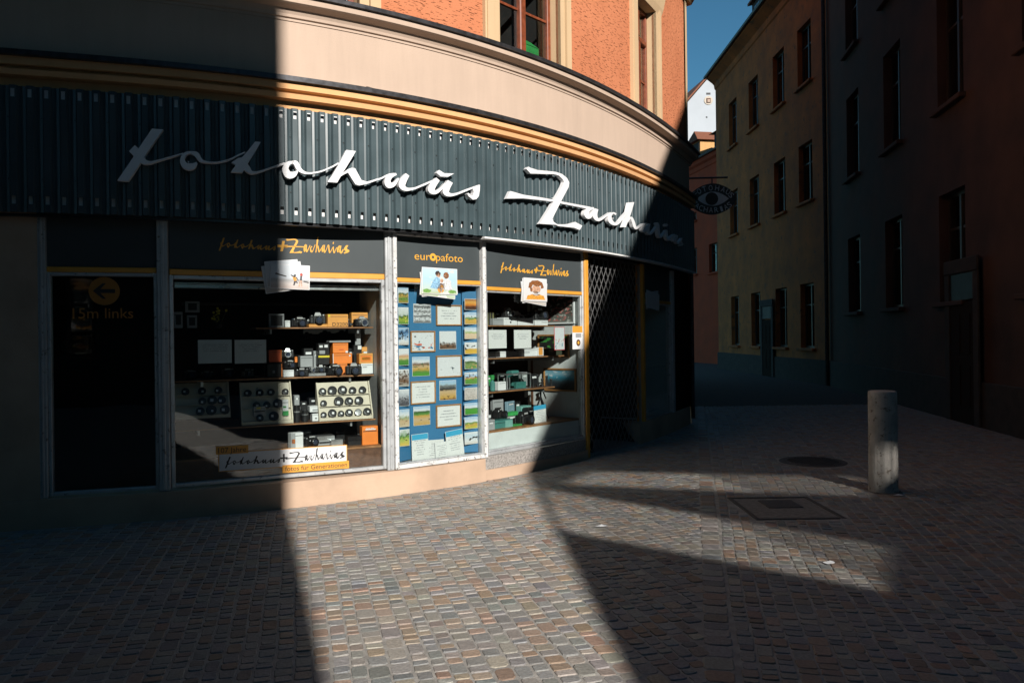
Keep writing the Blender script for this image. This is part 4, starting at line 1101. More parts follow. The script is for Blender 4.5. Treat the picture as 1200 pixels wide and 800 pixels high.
# the sunlit orange dormer and a dark one beside it
def rbox(x0, y0, x1, y1, v):
    r0 = ray(x0, (y0+y1)/2); q = Vector(RD0)-rn*v
    def it(px, py):
        r = ray(px, py); t = q.dot(rn)/(Vector((r.x, r.y)).dot(rn)); P = Vector((r.x, r.y))*t
        return (P-Vector(RD0)).dot(ru), EYE+r.z*t
    a0, _ = it(x0, (y0+y1)/2); a1, _ = it(x1, (y0+y1)/2); _, zb = it((x0+x1)/2, y1); _, zt = it((x0+x1)/2, y0)
    return a0, a1, zb, zt
_, ac, zb, zt = rbox(812, 166, 820.5, 188, .5)
d1 = B(); d1.box(ac-1.3, ac, .5, 1.45, zb, zt, mR); d1 = d1.obj('dormer', M_DO, rh)
B().box(ac-1.2, ac-.1, .47, .497, zb+.1, zt-.1, mR).obj('dormer_window', M_DK, d1)
r_ = B(); r_.add([mR(ac-1.5, .25, zt-.03), mR(ac+.22, .25, zt-.03), mR(ac+.22, 1.5, zt-.03), mR(ac-1.5, 1.5, zt-.03), mR(ac-.62, .42, zt+.62), mR(ac-.62, 1.5, zt+.62)], [(0, 1, 4), (1, 2, 5, 4), (3, 0, 4, 5), (0, 3, 2, 1), (2, 3, 5)])
r_.obj('dormer_roof', M_TILE, d1)
a0, a1, zb, zt = rbox(837, 143, 852, 178, .5)
d2 = B(); d2.box(a0, a1, .5, 2.4, zb, zt-.4, mR); d2 = d2.obj('dormer', M_DK, rh)
r_ = B(); r_.add([mR(a0-.3, .3, zt-.42), mR(a1+.1, .3, zt-.42), mR(a1+.1, 1.5, zt+.2), mR(a0+.2, 1.5, zt+.2), mR(a1+.1, 2.6, zt-.42), mR(a0-.3, 2.6, zt-.42)], [(0, 1, 2, 3), (3, 2, 4, 5), (0, 3, 5), (1, 4, 2), (0, 5, 4, 1)])
r_.obj('dormer_roof', M_TILE, d2)
# white gabled tower far behind
YT = 75.
def tw(px, py, y=YT): r = ray(px, py); return Vector((r.x*y, y, EYE+r.z*y))
tower = T('white_tower', 'tall white sunlit gabled tower with small brown window far behind the lane', 'tower', (tw(827, 130).x, YT, 0))
pk = tw(829.3, 92.5); hw = 3.3; sl_ = 1.13
wl_ = [Vector((pk.x-hw, YT, 0)), Vector((pk.x+hw*.98, YT, 0)), Vector((pk.x+hw*.98, YT, pk.z-hw*sl_)), pk, Vector((pk.x-hw, YT, pk.z-hw*sl_))]
dv = Vector((-1.2, 9, 0))
O('wall', wl_+[p+dv for p in wl_], [(0, 1, 2, 3, 4), (0, 4, 9, 5), (1, 6, 7, 2), (5, 9, 8, 7, 6)], M_TW, tower)
rv = []
for (i, j) in ((3, 4), (3, 2)):
    A_ = wl_[i]+Vector((0, -.15, .12)); dd = (wl_[j]-wl_[i]); Bq = wl_[j]+dd*.12+Vector((0, -.15, .12)); k = len(rv)
    rv += [A_, Bq, Bq+dv*1.03, A_+dv*1.03]+[q+Vector((0, 0, .22)) for q in (A_, Bq, Bq+dv*1.03, A_+dv*1.03)]
O('roof', rv, [(0, 3, 2, 1), (4, 5, 6, 7), (0, 1, 5, 4), (1, 2, 6, 5), (2, 3, 7, 6), (8, 11, 10, 9), (12, 13, 14, 15), (8, 9, 13, 12), (9, 10, 14, 13), (10, 11, 15, 14)], M_TILE, tower)
c = tw(830, 118); n = 20
pt = B(); pt.add([(c.x+.42*math.cos(2*math.pi*i/n), YT-.06, c.z+.42*math.sin(2*math.pi*i/n)) for i in range(n)]+[(c.x+.42*math.cos(2*math.pi*i/n), YT, c.z+.42*math.sin(2*math.pi*i/n)) for i in range(n)], [tuple(range(n))]+[(i, (i+1) % n, n+(i+1) % n, n+i) for i in range(n)])
pt.obj('plaster_patch', mat('cream_patch', (.55, .47, .38), .9), tower)
w_ = B(); w_.cbox(c.x-.2, c.x+.2, YT-.13, YT-.065, c.z-.24, c.z+.2, .01); w_ = w_.obj('window', mat('brown_shutter', (.12, .05, .03), .7), tower)
B().cbox(c.x-.12, c.x+.14, YT-.15, YT-.131, c.z-.2, c.z+.08, .005).obj('shutter_panel', mat('pale_shutter', (.45, .33, .25), .7), w_)
for px, py, sx, sz in ((830, 110, .2, .09), (828, 137.5, .07, .07)):
    q = tw(px, py); B().box(q.x-sx, q.x+sx, YT-.03, YT-.002, q.z-sz, q.z+sz).obj('vent_slit', M_INK, tower)

# ---- houses and added blockers out of view that shade the square
M_BH = mat('grey_render_behind', (.07, .063, .056), .9, var=.1, scale=1)
cA = Vector((-2.14, 7.283, 0))+S_H*15.0
bl_ops = []
for i in range(5):
    for z in (1.2, 4.6, 8.0, 11.4): bl_ops.append((1.6+i*3.6, 2.8+i*3.6, z, z+2.0))
flat_house('tall_house', 'tall grey rendered house behind the camera shading the left of the shop', (cA.x, cA.y), (cA.x-19, cA.y), 30.0, bl_ops, M_BH, depth=9, eave=.0, roof=False)
# gable right of the sunlit gap; added slots throw strips replacing window reflections
R1 = ground(620, 560); T0 = 16.0; C0 = Vector((R1.x, R1.y, 0))+S_H*T0
TAN = math.tan(SUN_EL)
def to_wall(P):
    """where the sun ray through P meets the wall plane: (w, z)"""
    q = Vector((P[0], P[1], 0))-C0; t = -q.dot(S_H)     # distance to go towards the sun
    return q.dot(S_R), P[2]+t*TAN
def edge_z(w): return (w+4.25)/.595
def roof_z(w):
    return min(edge_z(w), 22.0)
strips = []
for quad in (((652, 566.5), (690, 551), (1012, 557), (1012, 581)), ((655, 620), (632, 571), (1040, 637), (1030, 690))):
    strips.append([to_wall(ground(x, y)) for x, y in quad])
for q_ in strips: print('strip', [(round(a, 2), round(b, 2)) for a, b in q_])
def strip_iv(poly, w):
    zs = []
    for (a, b), (c, d) in zip(poly, poly[1:]+poly[:1]):
        if (a-w)*(c-w) <= 0 and a != c: zs.append(b+(d-b)*(w-a)/(c-a))
    return (min(zs), max(zs)) if len(zs) >= 2 else None
gw_root = T('gable_blocker', 'unseen steep gable shape behind the camera, slots added to throw light strips on the paving', 'wall', C0, math.atan2(S_R.y, S_R.x))
W0, W1 = -1.62, 9.0; dw = .02; cols = np.arange(W0, W1+dw/2, dw)
gv = B()
def wp(w, t, z): return C0+S_R*w+S_H*t+Vector((0, 0, z))
TH = .10
for a, b in zip(cols, cols[1:]):
    mid = (a+b)/2; cuts = []
    za, zb = roof_z(a), roof_z(b)
    # the added slots narrow towards the right so the light strips fade
    ph = (a-W0) % .08/.08
    for si, poly in enumerate(strips):
        iv = strip_iv(poly, mid)
        gap = max(.08, .42-.085*(a+.1)) if si == 0 else .46*max(0., 1-(a+.1)/1.7)**.8
        if iv and iv[1]-iv[0] > .02 and ph <= gap: cuts.append(iv)
    lo = [-.1, -.1]; cuts.sort()
    segs = []
    cur = (-.1, -.1)
    for c in cuts: segs.append((cur, (c[0], c[0]))); cur = (c[1], c[1])
    segs.append((cur, (za, zb)))
    for (l0, l1), (h0, h1) in segs:
        if max(h0-l0, h1-l1) <= 0: continue
        gv.add([wp(a, 0, l0), wp(b, 0, l1), wp(b, 0, h1), wp(a, 0, h0), wp(a, TH, l0), wp(b, TH, l1), wp(b, TH, h1), wp(a, TH, h0)], [(0, 1, 2, 3), (4, 7, 6, 5), (0, 4, 5, 1), (3, 2, 6, 7), (0, 3, 7, 4), (1, 5, 6, 2)])
gv.obj('slotted_blocker', M_BH, gw_root)
for w in (2.0, 5.5): B().cbox(0, .5, 0, .7, 0, 4.0, .03, lambda x, y, z, w=w: wp(w+x, .1+y, z)).obj('blocker_buttress', M_BH, gw_root)  # made-up buttresses on the added slotted wall
br = T('overhead_blocker', 'added unseen storey bridging the gap behind the camera', 'house', wp(1.5, 3, 19.2), math.atan2(S_R.y, S_R.x))  # added overhead block, keeps sun off the unseen upper facade
B().cbox(-6.5, 6.2, .4, 6.5, 19.2, 30.5, .05, wp).obj('blocker', M_BH, br)
for i in range(4): B().cbox(-4.5+i*2.4, -3.5+i*2.4, .34, .395, 22.5, 24.3, .01, wp).obj('window', M_DK, br)  # made-up windows on the added overhead block
p0 = wp(W1, 0, 0); p1 = wp(W1+16, 0, 0)
flat_house('back_house', 'high grey rendered house behind the camera on the right', (p1.x, p1.y), (p0.x, p0.y), 30.0, [(2+i*3.4, 3.2+i*3.4, z, z+2) for i in range(4) for z in (1.5, 5, 8.5)], M_BH, depth=8, roof=False)

flat_house('side_blocker', 'house-sized blocker added beyond the left edge of view to cut sky light', (-13.2, -6.6), (-13.2, 6.5), 26.0, [(2+i*3.4, 3.2+i*3.4, z, z+2) for i in range(3) for z in (1.5, 5, 8.5)], M_BH, depth=6, roof=False)  # added to enclose the left side and darken the shade
# ================================================================== STREET THINGS
bo = T('bollard', 'round weathered pale stone bollard standing on the shaded cobbles', 'bollard', (BOL[0], BOL[1], 0))
M_BOL = mat('bollard_stone', (.45, .42, .38), .85, var=.3, scale=6, bump=.4, bscale=60, grime=.3, grime_col=(.14, .11, .08))
k = B(); k.lathe((0, 0, -.05), (0, 0, 1), [(0, .142), (.06, .142), (.09, .137), (1.035, .134), (1.05, .130), (1.055, .118)], 28); k.obj('shaft', M_BOL, bo, world=False)
k = B(); k.lathe((0, 0, 1.004), (0, 0, 1), [(0, .117), (.003, .114), (.006, .06), (.006, .0)], 28); k.obj('cap', M_BOL, bo, world=False)
k = B(); k.lathe((0, 0, -.02), (0, 0, 1), [(0, .19), (.016, .185), (.024, .15)], 24); k.obj('foot_ring', mat('mortar_ring', (.16, .14, .12), .95, var=.3, scale=30), bo, world=False)
M_IRON = mat('cast_iron', (.10, .09, .08), .6, .3, var=.3, scale=30, bump=.4, bscale=60)
mh = T('manhole_cover', 'round cast iron manhole cover in the dark paving', 'cover', (MAN[0], MAN[1], 0))
k = B(); k.lathe((0, 0, -.03), (0, 0, 1), [(0, .40), (.03, .40), (.034, .39), (.034, .345), (.028, .34)], 32); k.obj('rim', M_IRON, mh, world=False)
k = B(); k.lathe((0, 0, -.02), (0, 0, 1), [(0, .335), (.024, .335), (.027, .33), (.027, 0)], 32)
for i in range(-4, 5):
    L = math.sqrt(.3**2-(i*.066)**2); k.box(-L, L, i*.066-.012, i*.066+.012, .006, .012)
k.obj('lid', M_IRON, mh, world=False)
sx = (SLAB[0]+SLAB[1])/2; sy = (SLAB[2]+SLAB[3])/2; hx = (SLAB[1]-SLAB[0])/2; hy = (SLAB[3]-SLAB[2])/2
sm = T('access_cover', 'oblong paved access cover with dark square inset', 'cover', (sx, sy, 0))
k = B()
for q in (-1, 1): k.cbox(-hx, hx, q*(hy-.02)-.02, q*(hy-.02)+.02, -.03, .004, .004); k.cbox(q*(hx-.02)-.02, q*(hx-.02)+.02, -hy+.04, hy-.04, -.03, .004, .004)
k.obj('frame', M_IRON, sm, world=False)
k = B(); k.cbox(-hx+.045, hx-.045, -hy+.045, hy-.045, -.03, -.001, .004); k.obj('infill', mat('concrete_infill', (.26, .24, .215), .9, var=.25, scale=20, bump=.4), sm, world=False)
k = B(); k.cbox(-.14, .18, -.02, .3, -.002, .006, .003); k.obj('inset_lid', M_IRON, sm, world=False)
for lab, x, y in (('crumpled white paper scrap on the lit strip of cobbles beside the shop', 705, 617), ('tiny white scrap lying alone in the dark right foreground', 973, 660), ('small white scrap lying just beside the bollard foot', 1053, 581)):
    P = ground(x, y); k = B(); rr = random.Random(x); n = 9
    ptl = [(rr.uniform(.02, .045)*math.cos(2*math.pi*i/n)*1.4, rr.uniform(.012, .03)*math.sin(2*math.pi*i/n), rr.uniform(.0, .01)) for i in range(n)]
    k.add([P+Vector(p)+Vector((0, 0, .004)) for p in ptl]+[P+Vector((0, 0, .022))]+[P+Vector(p)*.9+Vector((0, 0, .002)) for p in ptl], [(i, (i+1) % n, n) for i in range(n)]+[(i, n+1+i, n+1+(i+1) % n, (i+1) % n) for i in range(n)])
    k.obj('paper_scrap', M_PAPER, None, label=lab, cat='litter')
# ---- the hanging eye sign at the corner
YE = 14.75
def eye(px, py): r = ray(px, py); return Vector((r.x*YE, YE, EYE+r.z*YE))
ec = eye(834.5, 233.5); ew = eye(862, 233).x-ec.x; eh = (eye(834, 215.5).z-eye(834, 251.5).z)/2
es = T('eye_sign', 'dark oval hanging sign with a pale eye and white lettering at the corner', 'sign', (ec.x, ec.y, ec.z-eh))
n = 40
def ell(rx, rz, y, c=(0, 0), p=2.0):
    out = []
    for i in range(n):
        t = 2*math.pi*i/n; out.append((ec.x+c[0]+rx*math.copysign(abs(math.cos(t))**(2/p), math.cos(t)), y, ec.z+c[1]+rz*math.copysign(abs(math.sin(t))**(2/p), math.sin(t))))
    return out
k = B(); k.add(ell(ew, eh, YE-.04, p=1.75)+ell(ew, eh, YE+.04, p=1.75), [tuple(range(n)), tuple(reversed(range(n, 2*n)))]+[(i, n+i, n+(i+1) % n, (i+1) % n) for i in range(n)]); k.obj('oval_board', mat('sign_black', (.012, .012, .013), .45), es)
M_EYE = mat('pale_eye_paint', (.62, .63, .66), .6)
lens = []
for sg in (1, -1):
    for i in range(13):
        t = -1+2*i/12; t = t if sg > 0 else -t
        lens.append((ec.x+.0+t*ew*.68, YE-.046, ec.z+sg*(1-t*t)*eh*.46))
lens = lens[:13]+lens[14:-1]
k = B(); k.add(lens+[(x, y+.004, z) for x, y, z in lens], [tuple(range(len(lens)))]+[(i, (i+1) % len(lens), len(lens)+(i+1) % len(lens), len(lens)+i) for i in range(len(lens))]); k.obj('eye', M_EYE, es)
k = B(); k.add(ell(ew*.27, ew*.27, YE-.052, (-.02, 0))+ell(ew*.27, ew*.27, YE-.047, (-.02, 0)), [tuple(range(n))]+[(i, (i+1) % n, n+(i+1) % n, n+i) for i in range(n)]); k.obj('pupil', M_INK, es)
def arc_text(word, up_, m0, m1):
    for i, ch in enumerate(word):
        t = m0+(m1-m0)*i/(len(word)-1)
        cx, cz = ec.x+ew*.83*math.sin(t), ec.z+up_*eh*.72*math.cos(t)
        rot = -t*up_*.62; hh = eh*.36; c_, s_ = math.cos(rot), math.sin(rot)
        def mm(a, v, z, cx=cx, cz=cz, c_=c_, s_=s_): return Vector((cx+a*c_-z*s_, YE-.045+v, cz+a*s_+z*c_))
        wd = .06 if ch == 'I' else hh*.95
        text(ch, mm, -wd/2*.75, wd/2*.75, -hh/2, hh, M_EYE, es, v=0.)
arc_text('FOTOHAUS', 1, -1.12, 1.25); arc_text('ZACHARIAS', -1, -1.2, 1.0)
k = B(); k.tube((ec.x, YE, ec.z+eh), (ec.x, YE, ec.z+eh+.12), .012, n=6); k.tube((ec.x+.3, YE, ec.z+eh+.12), (F(SEND, 0, 0).x+.05, YE+.05, ec.z+eh+.12), .018, n=8); k.obj('bracket', M_ZINC, es)

# ================================================================== WHAT IS IN THE WINDOWS
ORD = ['first', 'second', 'third', 'fourth', 'fifth', 'sixth', 'seventh', 'eighth', 'ninth', 'tenth']
def carton(name, label, bay, rect, v, mt, depth=.14, lid=None, patch=None, txt=None, cat='box', group=None, turn=0., lidfrac=.0, stay=True):
    """product box: chamfered body, folded flap, printed patch"""
    a0, a1, z0, z1 = bay.rect(*rect, v); w = (a1-a0)/2; h = z1-z0
    if stay: z0 = snap(bay, z0)
    o = T(name, label, cat, bay.m((a0+a1)/2, v+depth/2, z0), bay.rz+turn, group)
    d = depth/2
    B().cbox(-w, w, -d, d, 0, h*(1-lidfrac), .003).obj('carton_body', mt, o, world=False)
    if lidfrac: B().cbox(-w-.003, w+.003, -d-.003, d+.003, h*(1-lidfrac)+.0005, h, .003).obj('carton_lid', lid or mt, o, world=False)
    else:
        B().box(-w*.9, w*.9, -d-.0015, -d-.0004, h*.80, h*.83).obj('flap_edge', M_INK, o, world=False)
    if patch:
        for (mtp, x0, x1, y0, y1) in patch:
            B().box(-w+2*w*x0, -w+2*w*x1, -d-.003, -d-.0006, h*y0, h*y1).obj('printed_patch', mtp, o, world=False)
    if txt:
        c = math.cos(bay.rz+turn); s = math.sin(bay.rz+turn); base = Vector(o.location)
        def mm(a, vv, z): return base+Vector((c, s, 0))*a+Vector((-s, c, 0))*(-d-.004+vv)+Vector((0, 0, z))
        for (t_, x0, x1, y0, y1, mtt) in txt: text(t_, mm, -w+2*w*x0, -w+2*w*x1, h*y0, h*(y1-y0), mtt, o, v=0.)
    return o
def camera_proto():
    """unit camera: about 0.14 wide, 0.10 high; lens looks to -y"""
    p = {}
    b = B(); b.cbox(-.068, .068, -.028, .028, 0, .074, .008); b.cbox(-.07, -.035, -.05, -.02, .004, .07, .01); p['camera_body'] = (b, M_BLACK)
    b = B(); b.add([(-.03, -.034, .072), (.03, -.034, .072), (.03, .024, .072), (-.03, .024, .072), (-.019, -.028, .101), (.019, -.028, .101), (.015, .018, .097), (-.015, .018, .097)], [(0, 1, 5, 4), (1, 2, 6, 5), (2, 3, 7, 6), (3, 0, 4, 7), (4, 5, 6, 7)]); p['viewfinder_hump'] = (b, M_BLACK)
    b = B(); b.lathe((.008, -.026, .037), (0, -1, 0), [(0, .034), (.012, .034), (.014, .031), (.034, .031), (.036, .035), (.06, .035), (.062, .032), (.062, .027), (.05, .023)], 18); p['lens'] = (b, M_BLACKM)
    b = B(); b.lathe((.008, -.08, .037), (0, -1, 0), [(0, .0245), (.004, .018), (.006, .0)], 16); p['lens_glass'] = (b, mat('coated_lens_glass', (.05, .06, .09), .06, .3, var=.3))
    b = B(); b.lathe((.05, 0, .073), (0, 0, 1), [(0, .013), (.011, .013), (.013, .011)], 12); b.lathe((-.05, -.03, .068), (0, 0, 1), [(0, .008), (.01, .007)], 10); p['dial'] = (b, M_SILVER)
    b = B(); b.box(-.026, .026, -.0355, -.0345, .078, .09); p['name_plate'] = (b, mat('pale_print', (.5, .5, .5), .5))
    return {k: (O(k, q.v, q.f, m, None, world=False), m) for k, (q, m) in p.items()}
CAMP = None; cam_used = False
def camera(label, bay, px, py, v, wpx, turn=0., silver=False, group=None, stay=True):
    """a camera whose base centre is at a pixel, its width in pixels"""
    global CAMP, cam_used
    a, zz = bay.at(px, py, v); a2 = bay.at(px+wpx, py, v)[0]-bay.at(px, py, v)[0]
    k = a2/.14
    if stay: zz = snap(bay, zz)
    o = T('camera', label, 'camera', bay.m(a, v, zz), bay.rz+turn, group); o.scale = (k, k, k)
    if CAMP is None: CAMP = camera_proto()
    src = CAMP; par = {}
    for nm, (ob, m) in src.items():
        c = ob if not cam_used else ob.copy()
        if cam_used: COL.objects.link(c)
        par[nm] = c
    for nm, c in par.items():
        c.parent = par['lens'] if nm == 'lens_glass' else o
        if silver and nm in ('viewfinder_hump', 'lens'):
            if cam_used: c.data = c.data.copy(); c.data.materials[0] = M_SILVER
    cam_used = True
    return o
def lens_on(label, P, axis, r, L, parent=None, group=None, capm=None, dot=True, rz=0):
    """a lens lying in a rack with its front cap towards the street"""
    o = T('camera_lens', label, 'lens', P, 0, group)
    ax = Vector(axis).normalized()
    B().lathe(Vector((0, 0, 0))-ax*L, ax, [(0, r*.8), (L*.25, r*.82), (L*.28, r*.95), (L*.6, r*.95), (L*.62, r), (L*.95, r), (L, r*.93)], 16).obj('barrel', M_BLACK, o, world=False)
    B().lathe(Vector((0, 0, 0)), ax, [(0, r*.86), (.004, r*.84), (.005, r*.7), (.005, 0)], 16).obj('front_cap', capm or M_BLACK, o, world=False)
    if dot:
        side = ax.cross(Vector((0, 0, 1))).normalized(); upv = side.cross(ax)
        rq = random.Random(label); c0 = ax*.006+side*(r*rq.uniform(-.2, .4))-upv*r*rq.uniform(-.1, .35); w = r*rq.uniform(.22, .36)
        vs = [c0-side*w*.8-upv*w, c0+side*w-upv*w*.8, c0+side*w*.8+upv*w, c0-side*w+upv*w*.8]
        B().add([q for q in vs]+[q-ax*.001 for q in vs], [(0, 1, 2, 3), (0, 4, 5, 1), (1, 5, 6, 2), (2, 6, 7, 3), (3, 7, 4, 0)]).obj('price_tag', M_PAPER, o, world=False)
    return o
def shelf(bay, label, x0, x1, py, v0, v1, mt=None, th=.018, xr=390):
    a0, _ = bay.at(x0, py, v0); a1, _ = bay.at(x1, py, v0); z = bay.at(xr, py, v0)[1]
    o = T('display_shelf', label, 'shelf', bay.m((a0+a1)/2, v0, z-th), bay.rz)
    w = (a1-a0)/2
    B().cbox(-w, w, 0, v1-v0, 0, th, .003).obj('board', mt or M_BROWN, o, world=False)
    B().box(-w, w, -.003, -.0005, .004, th-.004).obj('edge_strip', M_WOODF, o, world=False)
    bay.levels = getattr(bay, 'levels', [])+[z]
    for q in (-w*.75, w*.75): B().box(q-.01, q+.01, .05, v1-v0-.02, -.05, -.001).obj('shelf_bracket', M_SILVER, o, world=False)
    return z
def lens_rack(label, bay, x0, x1, ytop, ybot, v, mt=M_CREAMW, rows=3):
    """sloping display rack: a tilted board between two cheeks, a ledge for each row"""
    a0, zb = bay.at(x0, ybot, v); a1, _ = bay.at(x1, ybot, v); zb = snap(bay, zb)
    _, zt = bay.at((x0+x1)/2, ytop, v+.13); w = (a1-a0)/2; h = zt-zb; dp = .16
    o = T('lens_rack', label, 'rack', bay.m((a0+a1)/2, v, zb), bay.rz)
    for q in (-1, 1):
        x = q*w; b = B(); t = .012
        pr = [(-.012, 0), (dp, 0), (dp, h), (dp-.03, h), (-.012, .045)]
        V = [(x, y, z) for y, z in pr]+[(x-q*t, y, z) for y, z in pr]
        b.add(V, [(0, 1, 2, 3, 4), (9, 8, 7, 6, 5)]+[(i, 5+i, 5+(i+1) % 5, (i+1) % 5) for i in range(5)]); b.obj('side_panel', mt, o, world=False)
    W_ = w-.013
    b = B(); b.add([(-W_, .02, .035), (W_, .02, .035), (W_, dp-.005, h*.99), (-W_, dp-.005, h*.99), (-W_, .032, .03), (W_, .032, .03), (W_, dp+.007, h*.985), (-W_, dp+.007, h*.985)], [(0, 1, 2, 3), (4, 7, 6, 5), (0, 4, 5, 1), (3, 2, 6, 7)]); b.obj('sloping_board', mt, o, world=False)
    B().box(-W_, W_, -.010, .0, .002, .034).obj('front_lip', mt, o, world=False)
    B().box(-W_, W_, .0005, .045, .026, .034).obj('ledge', mt, o, world=False)
    for i in range(1, rows):
        z = .035+i*(h-.05)/rows; y = .02+(z-.035)/(h-.035)*(dp-.025)
        B().box(-W_, W_, y-.034, y+.004, z-.006, z).obj('ledge', mt, o, world=False)
    return o, w, h, dp
# ---------------- bay B
BB.levels = [ZFB]; BD.levels = [ZFD]
z1 = shelf(BB, 'upper brown shelf holding small cameras in the sunlit left window', 300, 437, 383, .34, .80)
z2 = shelf(BB, 'middle brown shelf crowded with cameras and orange boxes', 205, 438, 440, .22, .80)
z3 = shelf(BB, 'long lower shelf carrying the cream lens racks', 200, 440, 493, .12, .85)
carton('picture_frame', 'small pale frame with dark square in the dark half of the upper shelf', BB, (315, 367, 333, 383), .42, M_GREYBOX, .02, patch=[(M_INK, .12, .88, .12, .88)], cat='frame')
carton('accessory_box', 'little white box at the left end of the upper lit shelf', BB, (334, 375, 340, 383), .40, M_PAPER, .05)
camera('small camera with silver top at the left of the upper shelf', BB, 350, 383, .42, 18, .15, True)
carton('camera_tray', 'thin orange tray under the camera on the upper shelf', BB, (362, 380, 384, 383.5), .38, M_YBOX, .16)
camera('black camera lying on the thin orange tray', BB, 372, 380, .44, 19, -.1, stay=False)
carton('camera_box', 'amber product box printed D3200 on the upper shelf', BB, (384, 368, 408, 383), .38, M_YBOX, .14, txt=[('D3200', .22, .97, .08, .36, M_INK)], patch=[(M_YEL, .02, .12, .78, .95)])
lens_on('tiny dark lens right of the amber box on the upper shelf', BB.m(*(lambda q: (q[0], .40, q[1]))(BB.at(411.5, 380, .40))), BB.n+Vector((0, 0, .1)), .018, .04, dot=False)
carton('camera_box', 'yellow box standing behind the big-lensed camera on the upper shelf', BB, (412, 366, 431, 383), .50, M_YBOX, .10)
camera('black camera with bright silver lens before the yellow box', BB, 423, 383.5, .42, 17, .1, True)
carton('camera_box', 'red-orange box at the shadow edge of the middle shelf', BB, (315, 410, 330, 424), .36, M_REDBOX, .14, patch=[(M_OBOX, .93, 1, 0, 1)])
carton('flash_case', 'black case with orange edge below the red-orange box', BB, (313, 424.5, 331, 440), .34, M_BLACK, .16, patch=[(M_OBOX, .92, 1, 0, 1), (M_GREYBOX, .35, .5, .3, .5)], cat='case')
carton('lens_box', 'white box on the middle shelf carrying a camera', BB, (332, 432, 344.5, 440), .28, M_PAPER, .12)
camera('black camera sitting on the white box of the middle shelf', BB, 338, 431.5, .34, 15, .3)
camera('old silver-trimmed camera stacked behind on the middle shelf', BB, 337, 419, .48, 15, -.2, True)
carton('strap_tag', 'narrow orange tag standing on the middle shelf', BB, (345.5, 418, 348.5, 424.5), .40, M_OBOX, .02, cat='tag')
carton('lens_box', 'grey box standing behind the red-ringed camera', BB, (352, 417, 366.5, 430), .55, M_GREYBOX, .12)
camera('dark camera with upright grip near the middle of the middle shelf', BB, 354.5, 440, .28, 15, -.35)
carton('display_plate', 'flat silver plate under the cluster of small cameras', BB, (360, 436.5, 382, 440), .26, M_SILVER, .12, cat='plate')
camera('small silver camera left on the flat plate', BB, 365, 436, .32, 9, .2, True, stay=False); camera('small black camera right on the flat plate', BB, 376, 436, .32, 12, -.2, stay=False)
bx = carton('film_tower', 'black upright carton with yellow stripe behind the small cameras', BB, (373, 402, 386, 427), .52, M_BLACK, .12, patch=[(M_YEL, 0, 1, .33, .42), (M_PAPER, .1, .4, .8, .9), (M_PAPER, .55, .85, .8, .92), (M_GREYBOX, .1, .6, .5, .66)])
carton('price_stand', 'thin grey plate lying on top of the stacked orange boxes', BB, (386, 399, 411, 401), .50, M_GREYBOX, .16, cat='plate')
carton('camera_box', 'orange box on top of the orange stack', BB, (390, 401.3, 408, 413.6), .52, M_OBOX, .13, patch=[(M_PAPER, .82, .98, .02, .2), (M_REDBOX, .4, .7, .3, .38)])
carton('camera_box', 'wider orange box in the middle of the orange stack', BB, (390, 414, 412.5, 426), .50, M_OBOX, .15, patch=[(M_PAPER, 0, .03, 0, 1), (M_PAPER, .84, .92, .7, .85)])
carton('camera_box', 'orange box at the foot of the orange stack between two cameras', BB, (393, 426.3, 407, 440), .48, M_OBOX, .14)
camera('black camera with long lens left of the orange stack foot', BB, 391, 440, .28, 19, .25); camera('black camera right of the orange stack foot', BB, 414, 440, .28, 19, -.1)
carton('microphone_box', 'black upright flash unit with white head on the right of the middle shelf', BB, (414.5, 404, 424, 425), .55, M_BLACK, .08, patch=[(M_PAPER, .5, .95, .75, .95)], cat='flash')
carton('film_box', 'orange-yellow box resting on a white box at the shelf end', BB, (421, 414, 437, 426), .40, M_YBOX, .12, patch=[(M_OBOX, .1, .9, .2, .8), (M_YEL, .2, .8, .35, .65)])
carton('lens_box', 'plain white box under the orange-yellow box at the shelf end', BB, (423, 426.3, 437, 438.5), .40, M_PAPER, .12, patch=[(M_GREYBOX, .15, .5, .6, .68)])
p_ = B(); q0 = BB.at(419, 405, .6); q1 = BB.at(419, 386, .6); p_.cbox(q0[0]-.03, q0[0]+.03, .58, .60, q0[1], q1[1]+.02, .003, BB.m); p_.obj('shelf_post', M_GREYBOX, shop)
p_ = B(); q0 = BB.at(421, 511, .55); q1 = BB.at(421, 493, .55); p_.cbox(q0[0]-.02, q0[0]+.02, .54, .57, ZFB, z3-.02, .003, BB.m); p_.obj('shelf_post', M_GREYBOX, shop)
# lens racks
def fill_rack(rk, bay, rows, which, r=.040, skip=()):
    o, w, h, dp = rk; M0 = META[o.name]; nr = len(rows)
    ax = (M0.to_3x3() @ Vector((0, -1, .42))).normalized()
    names = ['bottom', 'middle', 'top'] if nr == 3 else ['bottom', 'top']
    for i, row in enumerate(rows):
        z = .035+i*(h-.05)/nr; y = .02+(z-.035)/(h-.035)*(dp-.025)
        for j, (fx, sc) in enumerate(row):
            rr_ = r*sc
            P = M0 @ Vector((-w+2*w*fx, y-.030, z+rr_*.95))
            lens_on('black lens, %s from the left in the %s row of the %s' % (ORD[j], names[i], which), P, ax, rr_, .045, group='lenses on the display racks', capm=M_SILVER if (i == 0 and j == 4) else None)
rk = lens_rack('sunlit cream sloping rack full of black lenses', BB, 374, 437, 447, 493, .15)
rs = [[(.08, .8), (.24, 1.1), (.40, .85), (.55, 1.0), (.72, .95), (.89, 1.05)], [(.10, .85), (.38, 1.25), (.57, 1.1), (.76, 1.15)], [(.10, 1.0), (.28, 1.2), (.47, 1.2), (.66, 1.0), (.85, 1.0)]]
fill_rack(rk, BB, rs, 'sunlit cream rack')
rk = lens_rack('cream sloping rack crossed by the shadow edge', BB, 283, 343.5, 447, 496, .16)
